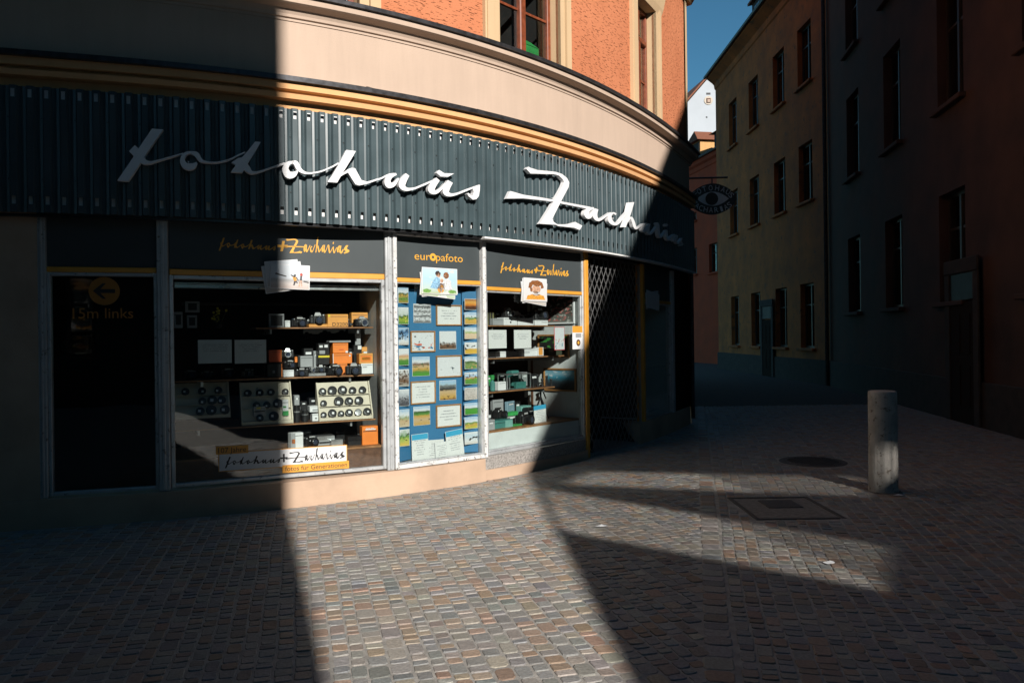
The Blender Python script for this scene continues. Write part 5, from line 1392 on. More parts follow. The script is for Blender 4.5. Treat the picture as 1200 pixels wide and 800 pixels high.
fill_rack(rk, BB, [[(.35, .9), (.62, 1.2)], [(.3, .9), (.5, .9), (.72, 1.2)], [(.15, .9), (.38, .9), (.6, .9), (.88, .85)]], 'half-shaded rack')
carton('film_box', 'grey carton with yellow print standing in the half-shaded rack', BB, (297, 476, 311, 488), .17, M_GREYBOX, .05, patch=[(M_YEL, .25, .6, .75, .92), (M_INK, .05, .95, .45, .58)])
carton('film_box', 'small white box with green base in the half-shaded rack', BB, (331, 468, 338, 487), .17, M_PAPER, .04, patch=[(M_GREEN, 0, 1, .02, .3), (M_GREEN, .1, .6, .5, .6)])
rk = lens_rack('dim cream rack at the far left of the big window', BB, 205, 270, 448, 492, .20)
fill_rack(rk, BB, [[(.45, 1), (.65, 1.2), (.9, 1.1)], [(.5, .9), (.68, 1.1), (.85, 1)], [(.2, .9), (.5, .9), (.8, .9)]], 'dim left rack')
o = T('film_canister', 'round silver canister between the two lens racks', 'canister', BB.m(BB.at(347, 472, .30)[0], .30, z3+.10), BB.rz)
B().lathe((-.04, 0, .03), (1, 0, 0), [(0, .026), (.01, .03), (.07, .03), (.08, .026)], 16).obj('barrel', M_SILVER, o, world=False); B().lathe((.041, 0, .03), (1, 0, 0), [(0, .02), (.012, .018)], 12).obj('spool', M_BLACK, o, world=False)
for i, (x, y0, y1, w, lab) in enumerate(((348, 472, 491, 9, 'tall black lens standing between the lens racks'), (357.5, 478, 491, 9, 'short black lens standing between the lens racks'))):
    a, zb = BB.at(x, y1, .22); _, zt = BB.at(x, y0, .22); h = zt-zb; r_ = .035; zb = snap(BB, zb)
    o = T('camera_lens', lab, 'lens', BB.m(a, .22, zb)); B().lathe((0, 0, 0), (0, 0, 1), [(0, r_*.85), (h*.1, r_*.9), (h*.12, r_), (h*.55, r_), (h*.57, r_*.93), (h*.9, r_*.93), (h*.92, r_), (h, r_)], 16).obj('barrel', M_BLACK, o, world=False)
    B().lathe((0, 0, h*.6), (0, 0, 1), [(0, r_*.97), (h*.08, r_*.97)], 16).obj('silver_ring', M_SILVER, o, world=False); B().lathe((0, 0, h), (0, 0, 1), [(0, r_*.9), (.006, r_*.88)], 16).obj('front_cap', M_BLACKM, o, world=False)
carton('lens_box', 'upper silver-white carton beside the sunlit lens rack', BB, (363, 475.5, 379, 482.5), .22, M_PAPER, .12, patch=[(M_GREYBOX, .2, .8, .2, .5)])
carton('lens_box', 'lower white carton beside the sunlit lens rack', BB, (366, 483, 381, 491.5), .20, M_PAPER, .12, patch=[(M_INK, .2, .35, .3, .45), (M_INK, .55, .7, .3, .5)])
# on the window floor
carton('battery_box', 'white carton with red-orange mark on the window floor', BB, (340, 511, 355, 530), .22, M_PAPER, .09, patch=[(M_GREYBOX, 0, .35, .02, .98), (M_OBOX, .05, .32, .35, .62)], turn=.15)
camera('dark camera lying behind the white sticker on the window floor', BB, 363, 527, .40, 18, .4); camera('second dark camera half hidden by the sticker on the window floor', BB, 352, 514, .62, 16, -.3)
carton('printer', 'stack of flat silver devices on the window floor', BB, (372, 513, 392, 524), .34, M_GREYBOX, .16, lidfrac=.45, lid=M_SILVER, patch=[(M_INK, .1, .9, .2, .4)], cat='device')
carton('printer', 'low silver device right of the flat stack on the window floor', BB, (388, 519, 402, 526), .26, M_SILVER, .12, cat='device')
carton('camera_case', 'black open case left of the tall orange box', BB, (408, 511, 423.5, 531), .18, M_BLACK, .13, lidfrac=.25, lid=M_BLACKM, cat='case')
carton('camera_box', 'tall orange box standing at the right end of the window floor', BB, (424.5, 499, 443, 530.5), .16, M_OBOX, .10, patch=[(M_PAPER, .2, .85, .86, .9), (M_PAPER, .2, .8, .06, .12)], txt=[('orig', .25, .75, .9, .97, M_PAPER)])
# hanging cards
for lab, x0, x1, sd_ in (('left of two hanging white info cards in the shaded window half', 232, 271.5, 1), ('right of two hanging white info cards in the shaded window half', 275, 312, 2)):
    a0, a1, zb, zt = BB.rect(x0, 398, x1, 425.5, .09)
    prn(BB, 'info_card', doc_mat('info_card_print%d' % sd_, 12, sd_, v0=.45), a0, a1, zb, zt, .09, label=lab, cat='card', group='white cards hung in the shop windows')
for lab, r_ in (('dim small pale frame at the left edge of the big window', (204, 363, 214, 382)), ('dim wide pale frame above its neighbour at left of the big window', (217, 353, 234, 366)), ('dim upright pale frame below the wide one at left of the big window', (219, 367, 231, 382))):
    carton('picture_frame', lab, BB, r_, .5, M_GREYBOX, .02, patch=[(M_INK, .2, .8, .2, .8)], cat='frame')
o = T('dried_flowers', 'little bunch of yellow dried flowers in the dim window half', 'flowers', BB.m(BB.at(257, 384, .5)[0], .5, z1))
rr = random.Random(4); fb = B(); sb2 = B()
for i in range(14):
    d_ = Vector((rr.uniform(-.07, .07), rr.uniform(-.04, .04), rr.uniform(.06, .20))); sb2.tube((0, 0, 0), d_, .0015, n=4); fb.lathe(d_, (rr.uniform(-1, 1), -1, rr.uniform(-.5, 1)), [(0, .003), (.004, .013), (.007, .008)], 7)
sb2.obj('stems', mat('dry_stem', (.2, .18, .08), .8), o, world=False); fb.obj('blossoms', M_YEL, o, world=False, kind='stuff')
vz = B(); vz.lathe((0, 0, -.001), (0, 0, 1), [(0, .02), (.03, .028), (.05, .015), (.06, .018)], 12); vz.obj('vase', M_BLACK, o, world=False)
# stickers on the glass of bay B
stk = T('window_sticker', 'tilted white and orange sticker on the big window: fotohaus Zacharias, 107 Jahre', 'sticker', BB.m(BB.at(332, 550)[0], 0, BB.at(332, 550)[1]), BB.rz)
p00 = BB.at(257, 541.5); p01 = BB.at(406, 531.5); tilt = (p01[1]-p00[1])/(p01[0]-p00[0]); hS = .165
def slab_t(a0, a1, zc0, h, v, mt, nm):
    V = []
    for vv in (v, v+.0015): V += [BB.m(a0, vv, zc0-h/2), BB.m(a1, vv, zc0+tilt*(a1-a0)-h/2), BB.m(a1, vv, zc0+tilt*(a1-a0)+h/2), BB.m(a0, vv, zc0+h/2)]
    return O(nm, V, [(0, 1, 2, 3), (0, 4, 5, 1), (1, 5, 6, 2), (2, 6, 7, 3), (3, 7, 4, 0)], mt, stk)
slab_t(p00[0]-.008, p01[0]+.008, p00[1], hS+.014, .008, M_RAIL, 'orange_border')
slab_t(p00[0], p01[0], p00[1], hS, .0055, M_PAPER, 'white_field')
sp_ = p01[0]-p00[0]
a_ = p00[0]+.04*sp_
fa, fb_ = p00[0]+.04*sp_, p00[0]+.46*sp_; za_, zb_ = p00[0]+.525*sp_, p00[0]+.985*sp_
script(stk, lambda a, v, z: BB.m(a, v, z+tilt*(a-p00[0])), ((fa, fb_, p00[1]-.012), (za_, zb_, p00[1]-.012)), M_INK, thick=.0008, v=.004, tall=1.5)
b = B(); ca = p00[0]+.49*sp_; cz = p00[1]+tilt*.49*sp_
b.box(ca-.035, ca+.035, .004, .0048, cz-.008, cz+.008, BB.m); b.box(ca-.009, ca+.009, .0036, .0044, cz-.04, cz+.04, BB.m); b.obj('letter_plus', M_INK, stk)
q0 = BB.at(331, 549.5); q1 = BB.at(409, 543.5)
slab_t(q0[0], q1[0], q0[1], .075, .0025, M_RAIL, 'orange_strip')
text('fotos für Generationen', lambda a, v, z: BB.m(a, v, z+tilt*(a-q0[0])), q0[0]+.025, q1[0]-.02, q0[1]-.022, .048, M_INK, stk, v=.0015)
q0 = BB.at(253, 528); q1 = BB.at(291, 525.5)
slab_t(q0[0], q1[0], q0[1], .075, .0025, M_RAIL, 'orange_strip')
text('107 Jahre', lambda a, v, z: BB.m(a, v, z+tilt*(a-q0[0])), q0[0]+.02, q1[0]-.02, q0[1]-.024, .05, M_INK, stk, v=.0015)
# more stock behind: dim cameras and boxes
for i, (x, y, v, w, tn) in enumerate(((222, 440, .5, 17, .2), (243, 440, .42, 15, -.3), (266, 440, .5, 18, .1), (290, 440, .45, 16, -.1))):
    camera('dim camera, %s from the left on the shaded part of the middle shelf' % ORD[i], BB, x, y, v, w, tn)
for i, (x, y, v, w) in enumerate(((344, 383, .62, 15), (362, 383, .64, 14), (384, 383, .66, 15), (404, 383, .66, 15))):
    camera('dark camera in the back row of the upper shelf, %s from the left' % ORD[i], BB, x, y, v, w, .1*i-.1, i % 2 == 0)
for i, (x0, x1, y0, mt) in enumerate(((356, 367, 408, M_BLACK), (367.5, 377, 411, M_GREYBOX), (408, 416, 408, M_BLACK), (424, 434, 402, M_YBOX))):
    carton('camera_box', 'carton in the back row of the middle shelf, %s from the left' % ORD[i], BB, (x0, y0, x1, 432), .66, mt, .12, patch=[(M_PAPER, .2, .8, .7, .82)])
for i, (x0, x1, y0, mt) in enumerate(((352, 360, 470, M_BLACK), (345, 351, 463, M_GREYBOX), (362, 372, 466, M_BLACK))):
    carton('lens_box', 'upright carton behind the gap between the racks, %s from the left' % ORD[i], BB, (x0, y0, x1, 484), .42, mt, .1, patch=[(M_PAPER, .3, .7, .75, .85)])
for i, (x0, x1, y0, y1, mt, tn) in enumerate(((340, 350, 503, 517, M_BLACK, .2), (356, 366, 505, 520, M_GREYBOX, -.2), (376, 388, 503, 514, M_BLACK, .1), (394, 404, 506, 519, M_BLACKM, .0))):
    carton('battery_grip', 'dark accessory pack at the back of the window floor, %s from the left' % ORD[i], BB, (x0, y0, x1, y1), .52, mt, .12, turn=tn, lidfrac=.3, lid=M_BLACKM, cat='pack')
for i, (x, y, v, w) in enumerate(((603, 381, .6, 13), (617, 381, .62, 12), (580, 381, .6, 12))):
    camera('dark camera in the back row of the upper right-window shelf, %s piece' % ORD[i], BD, x, y-2, v, w, .2*i-.2, i == 0)
for i, (x0, x1, y0, mt) in enumerate(((571, 577, 440, M_GREEN), (585, 592, 437, M_BLACK), (600, 608, 434, M_TEAL), (612, 618, 436, M_GREYBOX), (622, 630, 438, M_BLACK))):
    carton('optics_box', 'upright carton at the back of the lower right-window shelf, %s from the left' % ORD[i], BD, (x0, y0, x1, 452), .5, mt, .1, patch=[(M_PAPER, .2, .8, .65, .8)])
for i, (x0, x1, y0, y1, v, mt) in enumerate(((570, 577, 478, 500, .2, M_BLACK), (604, 610, 470, 484, .55, M_BLACKM), (619, 627, 478, 494, .34, M_BLACK), (572, 580, 496, 508, .12, M_GREYBOX), (602, 612, 497, 505, .14, M_GREEN))):
    carton('optics_box', 'small accessory box on the right window floor, %s' % ('leftmost dark one', 'dark one behind the books', 'dark one beside the leaflet', 'grey one at the front left', 'green one at the front')[i], BD, (x0, y0, x1, y1), v, mt, .09, patch=[(M_PAPER, .2, .7, .6, .75)])
# ---------------- prints
SKY = (.32, .48, .66); WHT = (.66, .68, .70); GRN = (.10, .24, .05); DGR = (.04, .10, .03); OCH = (.52, .32, .08); TAN = (.52, .38, .22); BRN = (.16, .08, .04); BLK = (.02, .02, .02); NAV = (.03, .09, .2)
LAND = [
 ([(0, (.35, .24, .05)), (.25, GRN), (.45, OCH), (.58, DGR), (.66, WHT), (1, SKY)], .18, 3, [((.02, .02, .02), .60, 7, (.2, .6))]),
 ([(0, GRN), (.3, (.32, .4, .05)), (.5, DGR), (.62, (.5, .55, .5)), (1, WHT)], .25, 4, [((.6, .55, .1), .62, 9, (.0, .5))]),
 ([(0, (.55, .5, .45)), (.25, WHT), (.5, (.2, .35, .55)), (.75, NAV), (1, SKY)], .35, 2.5, [(BLK, .56, 5, (.3, .9))]),
 ([(0, (.05, .22, .03)), (.3, GRN), (.42, (.6, .48, .25)), (.55, (.55, .3, .15)), (.7, WHT), (1, WHT)], .08, 3, None),
 ([(0, (.4, .38, .33)), (.3, BRN), (.7, (.45, .42, .4)), (1, WHT)], .2, 4, [((.08, .04, .02), .55, 6, (.1, .95))]),
 ([(0, (.05, .05, .06)), (.4, (.2, .2, .22)), (.6, (.4, .42, .45)), (1, WHT)], .2, 5, [(BLK, .58, 8, (.1, .6))]),
 ([(0, (.55, .45, .3)), (.35, TAN), (.5, (.3, .36, .2)), (.7, WHT), (1, SKY)], .18, 5, [((.2, .1, .05), .62, 8, (.1, .6))]),
 ([(0, (.6, .45, .1)), (.4, (.35, .45, .1)), (.6, GRN), (1, WHT)], .3, 4, [(BLK, .6, 5, (.3, .8))]),
 ([(0, (.05, .02, .01)), (.3, (.12, .04, .02)), (.45, (.6, .2, .03)), (.65, (.7, .36, .08)), (1, (.3, .12, .06))], .12, 3, None),
 ([(0, OCH), (.35, (.62, .38, .08)), (.5, GRN), (.65, WHT), (1, SKY)], .15, 3, [(DGR, .6, 6, (.3, .7))]),
 ([(0, (.6, .45, .3)), (.4, (.65, .5, .35)), (.55, (.3, .4, .12)), (.75, WHT), (1, SKY)], .2, 4, [(WHT, .64, 8, (.1, .5))]),
 ([(0, (.65, .4, .05)), (.4, (.6, .36, .06)), (.5, WHT), (1, WHT)], .06, 3, [(BLK, .58, 4, (.35, .85))]),
 ([(0, GRN), (.35, (.2, .28, .1)), (.6, DGR), (.7, WHT), (1, SKY)], .2, 3, [((.45, .3, .12), .6, 6, (.0, .6))]),
 ([(0, GRN), (.4, (.12, .3, .05)), (.5, OCH), (.7, SKY), (1, WHT)], .2, 4, [(BRN, .58, 6, (.3, .9))]),
 ([(0, (.45, .4, .36)), (.5, (.55, .5, .47)), (1, (.5, .47, .45))], .4, 8, [(BLK, .62, 16, (.05, .95))]),
 ([(0, (.05, .25, .03)), (.45, (.08, .3, .04)), (.55, (.1, .2, .1)), (.62, WHT), (1, SKY)], .08, 2.5, None),
 ([(0, (.4, .45, .05)), (.3, OCH), (.5, GRN), (.62, WHT), (1, SKY)], .2, 4, [((.6, .5, .1), .6, 7, (.0, .5))]),
 ([(0, (.6, .55, .5)), (.3, WHT), (.7, (.5, .6, .68)), (1, WHT)], .1, 3, [(BLK, .56, 5, (.3, .62))]),
]
LMATS = [print_mat('landscape_print%d' % i, *q[:2], scale=q[2], blot=q[3], seed=i*1.37) for i, q in enumerate(LAND)]
M_MARGIN = M_PAPER
def photo(label, bay, x0, y0, x1, y1, v, mt, frame=None, name='photo_print', cat='photo', group=None, rot=0., margin=.0035, **k):
    a0, a1, zb, zt = bay.rect(x0, y0, x1, y1, v)
    o = T(name, label, cat, bay.m((a0+a1)/2, v, zb), bay.rz, group)
    if frame:
        t = .012; fr = B()
        for q in ((a0-t, a0, zb-t, zt+t), (a1, a1+t, zb-t, zt+t), (a0, a1, zb-t, zb), (a0, a1, zt, zt+t)): fr.box(q[0], q[1], v-.012, v+.008, q[2], q[3], bay.m)
        fr.obj('picture_frame', frame, o); prn(bay, 'sheet', mt, a0, a1, zb, zt, v, o)
    else:
        prn(bay, 'paper_border', M_MARGIN, a0, a1, zb, zt, v, o, th=.003, rot=rot); m_ = margin
        prn(bay, 'printed_picture', mt, a0+m_, a1-m_, zb+m_, zt-m_, v-.0012, o, th=.001, rot=rot)
    return o
# ---------------- bay C: the blue board
VB = .12
aw0 = BC.at(481, 430, VB)[0]; aw1 = BC.at(542.5, 430, VB)[0]
zb0 = ZF0+.045; zb1 = 2.12
bd = T('display_board', 'blue folding display board covered with pinned photos and framed sheets', 'board', BC.m((aw0+aw1)/2, VB, zb0), BC.rz)
b = B(); b.cbox(aw0, aw1, VB+.02, VB+.035, zb0, zb1, .003, BC.m); b.obj('centre_panel', M_BLUE, bd)
vl = .055; al = BC.at(464, 430, vl)[0]+.012; ar_ = BC.at(561.5, 430, vl)[0]
def wing(a_out, a_in, v_out, v_in, top, nm):
    V = []
    for dv_ in (0, .012): V += [BC.m(a_out, v_out+dv_, zb0), BC.m(a_in, v_in+dv_, zb0), BC.m(a_in, v_in+dv_, top), BC.m(a_out, v_out+dv_, top)]
    return O(nm, V, [(0, 1, 2, 3), (4, 7, 6, 5), (0, 4, 5, 1), (1, 5, 6, 2), (2, 6, 7, 3), (3, 7, 4, 0)], M_BLUE, bd)
wing(al, aw0-.002, vl, VB+.005, zb1+.02, 'side_wing'); wing(ar_, aw1+.002, vl, VB+.005, zb1-.01, 'side_wing')
LC = [(336, 355), (360, 380), (384, 404), (408.5, 428), (432.5, 452.5), (456, 475.5), (479.5, 500), (503, 522.5)]
RC = [(350, 363), (366, 380), (383.5, 397), (401, 414.5), (418, 432), (436, 450), (454, 468), (472, 485.5), (488.5, 502), (506, 520)]
DL = ['sunflower field', 'green meadow', 'blue mountain gorge', 'striped fields', 'brown ruined tower', 'grey misty hills', 'sandy village', 'yellow flower']
DR = ['glowing sunset', 'autumn hill', 'pale sandy valley', 'golden plain', 'round green hill', 'tree by a meadow', 'grey pebbles', 'bright green field', 'patchwork fields', 'dark boat on pale water']
for i, (y0, y1) in enumerate(LC):
    photo('upright %s print, %s from the top in left column of blue board' % (DL[i], ORD[i]), BC, 466.5+i*.15, y0, 478.5+i*.2, y1, vl-.002 if False else .065, LMATS[i], group='photos pinned to the blue board')
for i, (y0, y1) in enumerate(RC):
    photo('small %s print, %s from top in right column of blue board' % (DR[i], ORD[i]), BC, 544.5, y0, 559.8, y1, .062, LMATS[8+i], group='photos pinned to the blue board')
V2 = VB+.012
photo('square black and white zebra-like print at the top of the blue board', BC, 484.5, 356, 505, 378, V2, print_mat('bw_print', [(0, (.1, .1, .1)), (.2, WHT), (.35, (.1, .1, .1)), (.45, WHT), (.6, (.2, .2, .2)), (.7, WHT), (.85, (.1, .1, .1)), (1, WHT)], .12, 5, [(BLK, .6, 12, (.1, .9))], 3))
M_OAK = mat('oak_picture_frame', (.42, .20, .07), .5, var=.2, scale=30)
photo('framed white sheet of text at the top right of the blue board centre', BC, 512, 358.5, 539.5, 380, V2, doc_mat('sheet_a', 7, 1), M_OAK, name='framed_sheet')
photo('framed flyer with red and blue cards at left of the blue board centre', BC, 482, 389, 508.5, 411, V2, print_mat('flyer', [(0, WHT), (.1, WHT), (1, WHT)], .05, 3, [((.05, .2, .35), .54, 5, (.05, .28)), ((.6, .1, .04), .58, 4, (.08, .42)), (BLK, .63, 6, (.1, .8))], 6), M_OAK, name='framed_sheet')
photo('square city skyline print at right of the blue board centre', BC, 515, 388, 534.5, 409, V2, print_mat('skyline', [(0, (.15, .1, .07)), (.18, BRN), (.3, (.3, .28, .26)), (.42, WHT), (1, WHT)], .2, 6, [(BLK, .57, 9, (.05, .4))], 8))
photo('square green and ochre field print left of the framed bird sheet', BC, 483, 418, 503.5, 440.5, V2, print_mat('field_a', [(0, (.06, .3, .03)), (.2, GRN), (.35, OCH), (.5, TAN), (.62, BRN), (.75, WHT), (1, SKY)], .1, 4, [(DGR, .62, 7, (.35, .7))], 9))
photo('framed white sheet with small dark birds in the blue board centre', BC, 512, 417.5, 539.5, 440.5, V2, print_mat('birds', [(0, WHT), (1, WHT)], .0, 3, [((.05, .07, .09), .64, 6, (.1, .45)), ((.05, .07, .09), .68, 8, (.7, .9))], 4), M_OAK, name='framed_sheet')
photo('framed white sheet of text left below the field print', BC, 482, 447.5, 509, 471.5, V2, doc_mat('sheet_b', 8, 5), M_OAK, name='framed_sheet')
photo('square print of golden grass under dark trees', BC, 515, 445.5, 534.5, 468.5, V2, print_mat('grass', [(0, BRN), (.12, OCH), (.45, TAN), (.55, BLK), (.75, (.2, .22, .22)), (.82, (.35, .5, .6)), (1, SKY)], .12, 6, [(BLK, .62, 9, (.0, .2))], 11))
photo('square print of dark figures in a golden field', BC, 484.5, 476, 504, 498, V2, print_mat('figures', [(0, OCH), (.3, TAN), (.5, OCH), (.58, GRN), (.72, DGR), (.8, WHT), (1, SKY)], .08, 4, [(BLK, .62, 5, (.25, .6))], 13))
photo('framed white sheet of text lowest in the blue board centre', BC, 512, 475, 539, 498.5, V2, doc_mat('sheet_c', 7, 7), M_OAK, name='framed_sheet')
CY = (.05, .36, .58)
photo('white brochure with blue header standing at bottom left of blue board', BC, 482.5, 508, 502, 541, .085, doc_mat('broch_a', 12, 2, head=(CY, .8)), name='brochure', cat='brochure', rot=.02)
photo('plain white brochure behind the bottom middle of blue board', BC, 500, 515, 520, 538, .105, doc_mat('broch_b', 10, 3), name='brochure', cat='brochure', rot=-.03)
photo('open white booklet at the bottom middle of blue board', BC, 510, 517.5, 526, 537, .085, doc_mat('broch_c', 9, 4, head=None), name='brochure', cat='brochure', rot=.04)
photo('tilted white brochure with blue header at bottom right of blue board', BC, 523, 503.5, 543, 535, .08, doc_mat('broch_d', 12, 6, head=(CY, .8)), name='brochure', cat='brochure', rot=.09)
# ---------------- fanned photo cards on the headers
def fan(label, bay, x0, y0, x1, y1, mt, mats, rots, art=None):
    a0, a1, zb, zt = bay.rect(x0, y0, x1, y1, -.06)
    o = T('photo_card_sign', label, 'sign', bay.m((a0+a1)/2, -.06, zb), bay.rz)
    for i, (r_, mq, (dx0, dx1, dz0, dz1)) in enumerate(zip(rots, mats, mt)):
        v = -.03-.012*i
        prn(bay, 'photo_card', M_PAPER, a0+dx0, a1-dx1, zb+dz0, zt-dz1, v, o, th=.008, rot=r_)
        prn(bay, 'card_print', mq, a0+dx0+.006, a1-dx1-.006, zb+dz0+.006, zt-dz1-.006, v-.0015, o, th=.0012, rot=r_)
    if art: card_art(bay, o, a0+dx0+.006, a1-dx1-.006, zb+dz0+.006, zt-dz1-.006, v-.0024, r_, art)
    wallbox(bay, 'stand_off', M_BLACKM, (a0+a1)/2-.02, (a0+a1)/2+.02, -.03, -.019, (zb+zt)/2-.03, (zb+zt)/2+.03, o)
def card_art(bay, o, a0, a1, z0, z1, v, rot, shapes):
    """flat printed shapes on the front card; coordinates run 0..1 over the card"""
    ca, cz = (a0+a1)/2, (z0+z1)/2; c, s = math.cos(rot), math.sin(rot)
    for mt, pts in shapes:
        P = []
        rj = random.Random(len(pts)*7+int(pts[0][0]*1000))
        for (x, y) in [(p[0]+f_*(q[0]-p[0])+rj.uniform(-.012, .012), p[1]+f_*(q[1]-p[1])+rj.uniform(-.016, .016)) for p, q in zip(pts, pts[1:]+pts[:1]) for f_ in (0, .5)]:
            a = (a0+(a1-a0)*x)-ca; z = (z0+(z1-z0)*y)-cz; P.append((ca+a*c-z*s, cz+a*s+z*c))
        n = len(P); V = [bay.m(a, v, z) for a, z in P]+[bay.m(a, v+.0006, z) for a, z in P]
        O('printed_figure', V, [tuple(range(n))]+[(i, (i+1) % n, n+(i+1) % n, n+i) for i in range(n)], mt, o)
def disc(x, y, rx, ry, n=12): return [(x+rx*math.cos(2*math.pi*i/n), y+ry*math.sin(2*math.pi*i/n)) for i in range(n)]
def bar(x0, y0, x1, y1, w): 
    L = math.hypot(x1-x0, y1-y0); dx, dy = -(y1-y0)/L*w/2, (x1-x0)/L*w/2
    return [(x0+dx, y0+dy), (x1+dx, y1+dy), (x1-dx, y1-dy), (x0-dx, y0-dy)]
I_SKIN = mat('print_skin', (.55, .33, .22), .5, var=.4, scale=55); I_BRN = mat('print_brown', (.26, .10, .035), .5, var=.4, scale=55); I_ORG = mat('print_orange', (.7, .32, .05), .5, var=.4, scale=55); I_RED = mat('print_red', (.5, .07, .04), .5, var=.4, scale=55)
I_BLUE = mat('print_blue', (.25, .45, .62), .5, var=.4, scale=55); I_WHT = mat('print_white', (.66, .66, .66), .5, var=.4, scale=55); I_DK = mat('print_dark', (.04, .035, .035), .5, var=.4, scale=55); I_GRN = mat('print_green', (.16, .34, .08), .5, var=.4, scale=55)
ART_BEACH = [(I_DK, bar(.12, .62, .40, .52, .05)), (I_DK, bar(.52, .60, .62, .50, .035)), (I_ORG, bar(.60, .53, .64, .34, .085)), (I_DK, bar(.66, .50, .72, .36, .03)), (I_DK, disc(.625, .58, .03, .045)), (I_DK, bar(.63, .34, .60, .14, .04)), (I_DK, bar(.65, .33, .69, .22, .035)),
             (I_RED, disc(.79, .62, .04, .07)), (I_DK, bar(.79, .55, .78, .36, .06)), (I_SKIN, bar(.77, .36, .74, .10, .03)), (I_SKIN, bar(.79, .36, .81, .12, .03)), (I_DK, bar(.86, .34, .93, .32, .05)), (I_DK, bar(.94, .31, .99, .28, .05))]
ART_FAM = [(I_GRN, disc(.12, .10, .12, .07)), (I_GRN, disc(.86, .10, .12, .06)), (I_BLUE, [(.22, .22), (.52, .18), (.50, .60), (.40, .66), (.28, .46)]), (I_DK, disc(.44, .80, .075, .10)), (I_SKIN, disc(.45, .75, .065, .10)), (I_WHT, [(.60, .16), (.86, .14), (.82, .52), (.72, .62), (.60, .50)]), (I_BRN, disc(.68, .74, .085, .13)), (I_SKIN, disc(.665, .70, .055, .09)),
           (I_SKIN, disc(.55, .52, .05, .08)), (I_WHT, [(.48, .20), (.64, .20), (.62, .46), (.50, .46)]), (I_ORG, disc(.52, .20, .10, .17)), (I_BRN, disc(.53, .33, .075, .10)), (I_WHT, disc(.53, .15, .04, .09))]
ART_KID = [(I_ORG, [(.08, .05), (.92, .05), (.86, .24), (.66, .30), (.34, .30), (.14, .22)]), (I_WHT, disc(.52, .34, .22, .10)), (I_SKIN, disc(.52, .52, .20, .20)), (I_BRN, [(.22, .80), (.34, .92), (.60, .94), (.80, .84), (.86, .62), (.74, .56), (.72, .70), (.56, .66), (.36, .72), (.30, .54), (.18, .58)]), (I_BRN, disc(.30, .50, .05, .10)), (I_ORG, disc(.50, .40, .10, .05))]
BEACH = print_mat('beach_print', [(0, (.5, .42, .38)), (.22, (.58, .53, .5)), (.36, (.40, .40, .40)), (.46, (.58, .63, .67)), (1, (.62, .68, .72))], .05, 3, None, 2.2)
FAM = print_mat('family_print', [(0, (.42, .5, .3)), (.2, (.5, .62, .58)), (.5, (.42, .62, .72)), (1, (.5, .68, .78))], .2, 2.5, [((.62, .66, .62), .6, 4, (.0, 1))], 5.1)
KID = print_mat('portrait_print', [(0, (.66, .64, .62)), (1, (.68, .70, .71))], .1, 3, None, 7.7)
PALE = print_mat('pale_sky_print', [(0, (.5, .45, .4)), (.4, (.58, .6, .62)), (1, (.6, .66, .7))], .1, 3, None, 1.5)
fan('fanned beach photo cards across the orange rail of the big window', BB, 309, 305, 363, 341, [(.0, .06, .0, .03), (.02, .10, .05, .0), (.06, .0, .02, .04)], [PALE, PALE, BEACH], (.16, .10, -.03), ART_BEACH)
fan('fanned family photo cards across the orange rail above the blue board', BC, 494, 314, 537, 348, [(.01, .0, .02, .03), (.0, .02, .0, .04), (.01, .01, .03, .0)], [PALE, FAM, FAM], (.09, -.09, -.01), ART_FAM)
fan('fanned portrait photo cards across the orange rail of the right window', BD, 613, 326, 642.5, 356, [(.01, .0, .03, .02), (.0, .01, .0, .03), (.02, .02, .03, .0)], [PALE, PALE, KID], (.11, -.11, .0), ART_KID)
fan('dim fanned photo cards on the narrow window beside the entrance', BF, 759, 340, 774, 362, [(.01, .0, .02, .02), (.0, .01, .0, .03)], [PALE, KID], (.1, -.08))
# ---------------- bay D
zD1 = shelf(BD, 'upper shelf with white boxes in the right window', 569.5, 650, 381, .30, .80, xr=610)
zD2 = shelf(BD, 'middle shelf below the white cards in the right window', 569.5, 662, 418, .24, .80, xr=610)
zD3 = shelf(BD, 'lower shelf with glass case in the right window', 569.5, 650, 456, .22, .75, xr=610)
for lab, r_, mt in (('pale box with grey end, first on the upper right-window shelf', (578, 373, 590, 381), M_GREYBOX), ('white box with a dark dot, second on the upper right-window shelf', (590.5, 372, 606, 381), M_PAPER), ('white box with printed line, third on the upper right-window shelf', (607, 372.5, 625, 381), M_PAPER), ('white box at the right end of the upper right-window shelf', (627, 375, 642, 381), M_PAPER)):
    carton('lens_box', lab, BD, r_, .36, mt, .12, patch=[(M_INK, .45, .55, .3, .5)] if 'dot' in lab else [(M_GREYBOX, .5, .95, .55, .65)])
carton('thermos_box', 'olive carton with dark bands at the left end of the upper shelf', BD, (569.5, 365, 579, 381), .42, mat('olive_carton', (.16, .15, .07), .6), .1, patch=[(M_INK, .3, .45, 0, 1), (M_INK, .6, .75, 0, 1)])
camera('round silver-faced camera standing on the white boxes of the upper shelf', BD, 594, 371.5, .42, 10, 0, True); camera('dark camera standing right on the upper shelf boxes', BD, 629, 375, .50, 13, 0)
for lab, x0, x1, sd_ in (('left white info card hung in the sunlit right window', 572.5, 593.5, 8), ('right white info card hung in the sunlit right window', 602.5, 622.5, 9)):
    a0, a1, zb, zt = BD.rect(x0, 386.5, x1, 408, .08)
    prn(BD, 'info_card', doc_mat('info_card_print%d' % sd_, 12, sd_, v0=.45, v1=.8), a0, a1, zb, zt, .08, label=lab, cat='card', group='white cards hung in the shop windows')
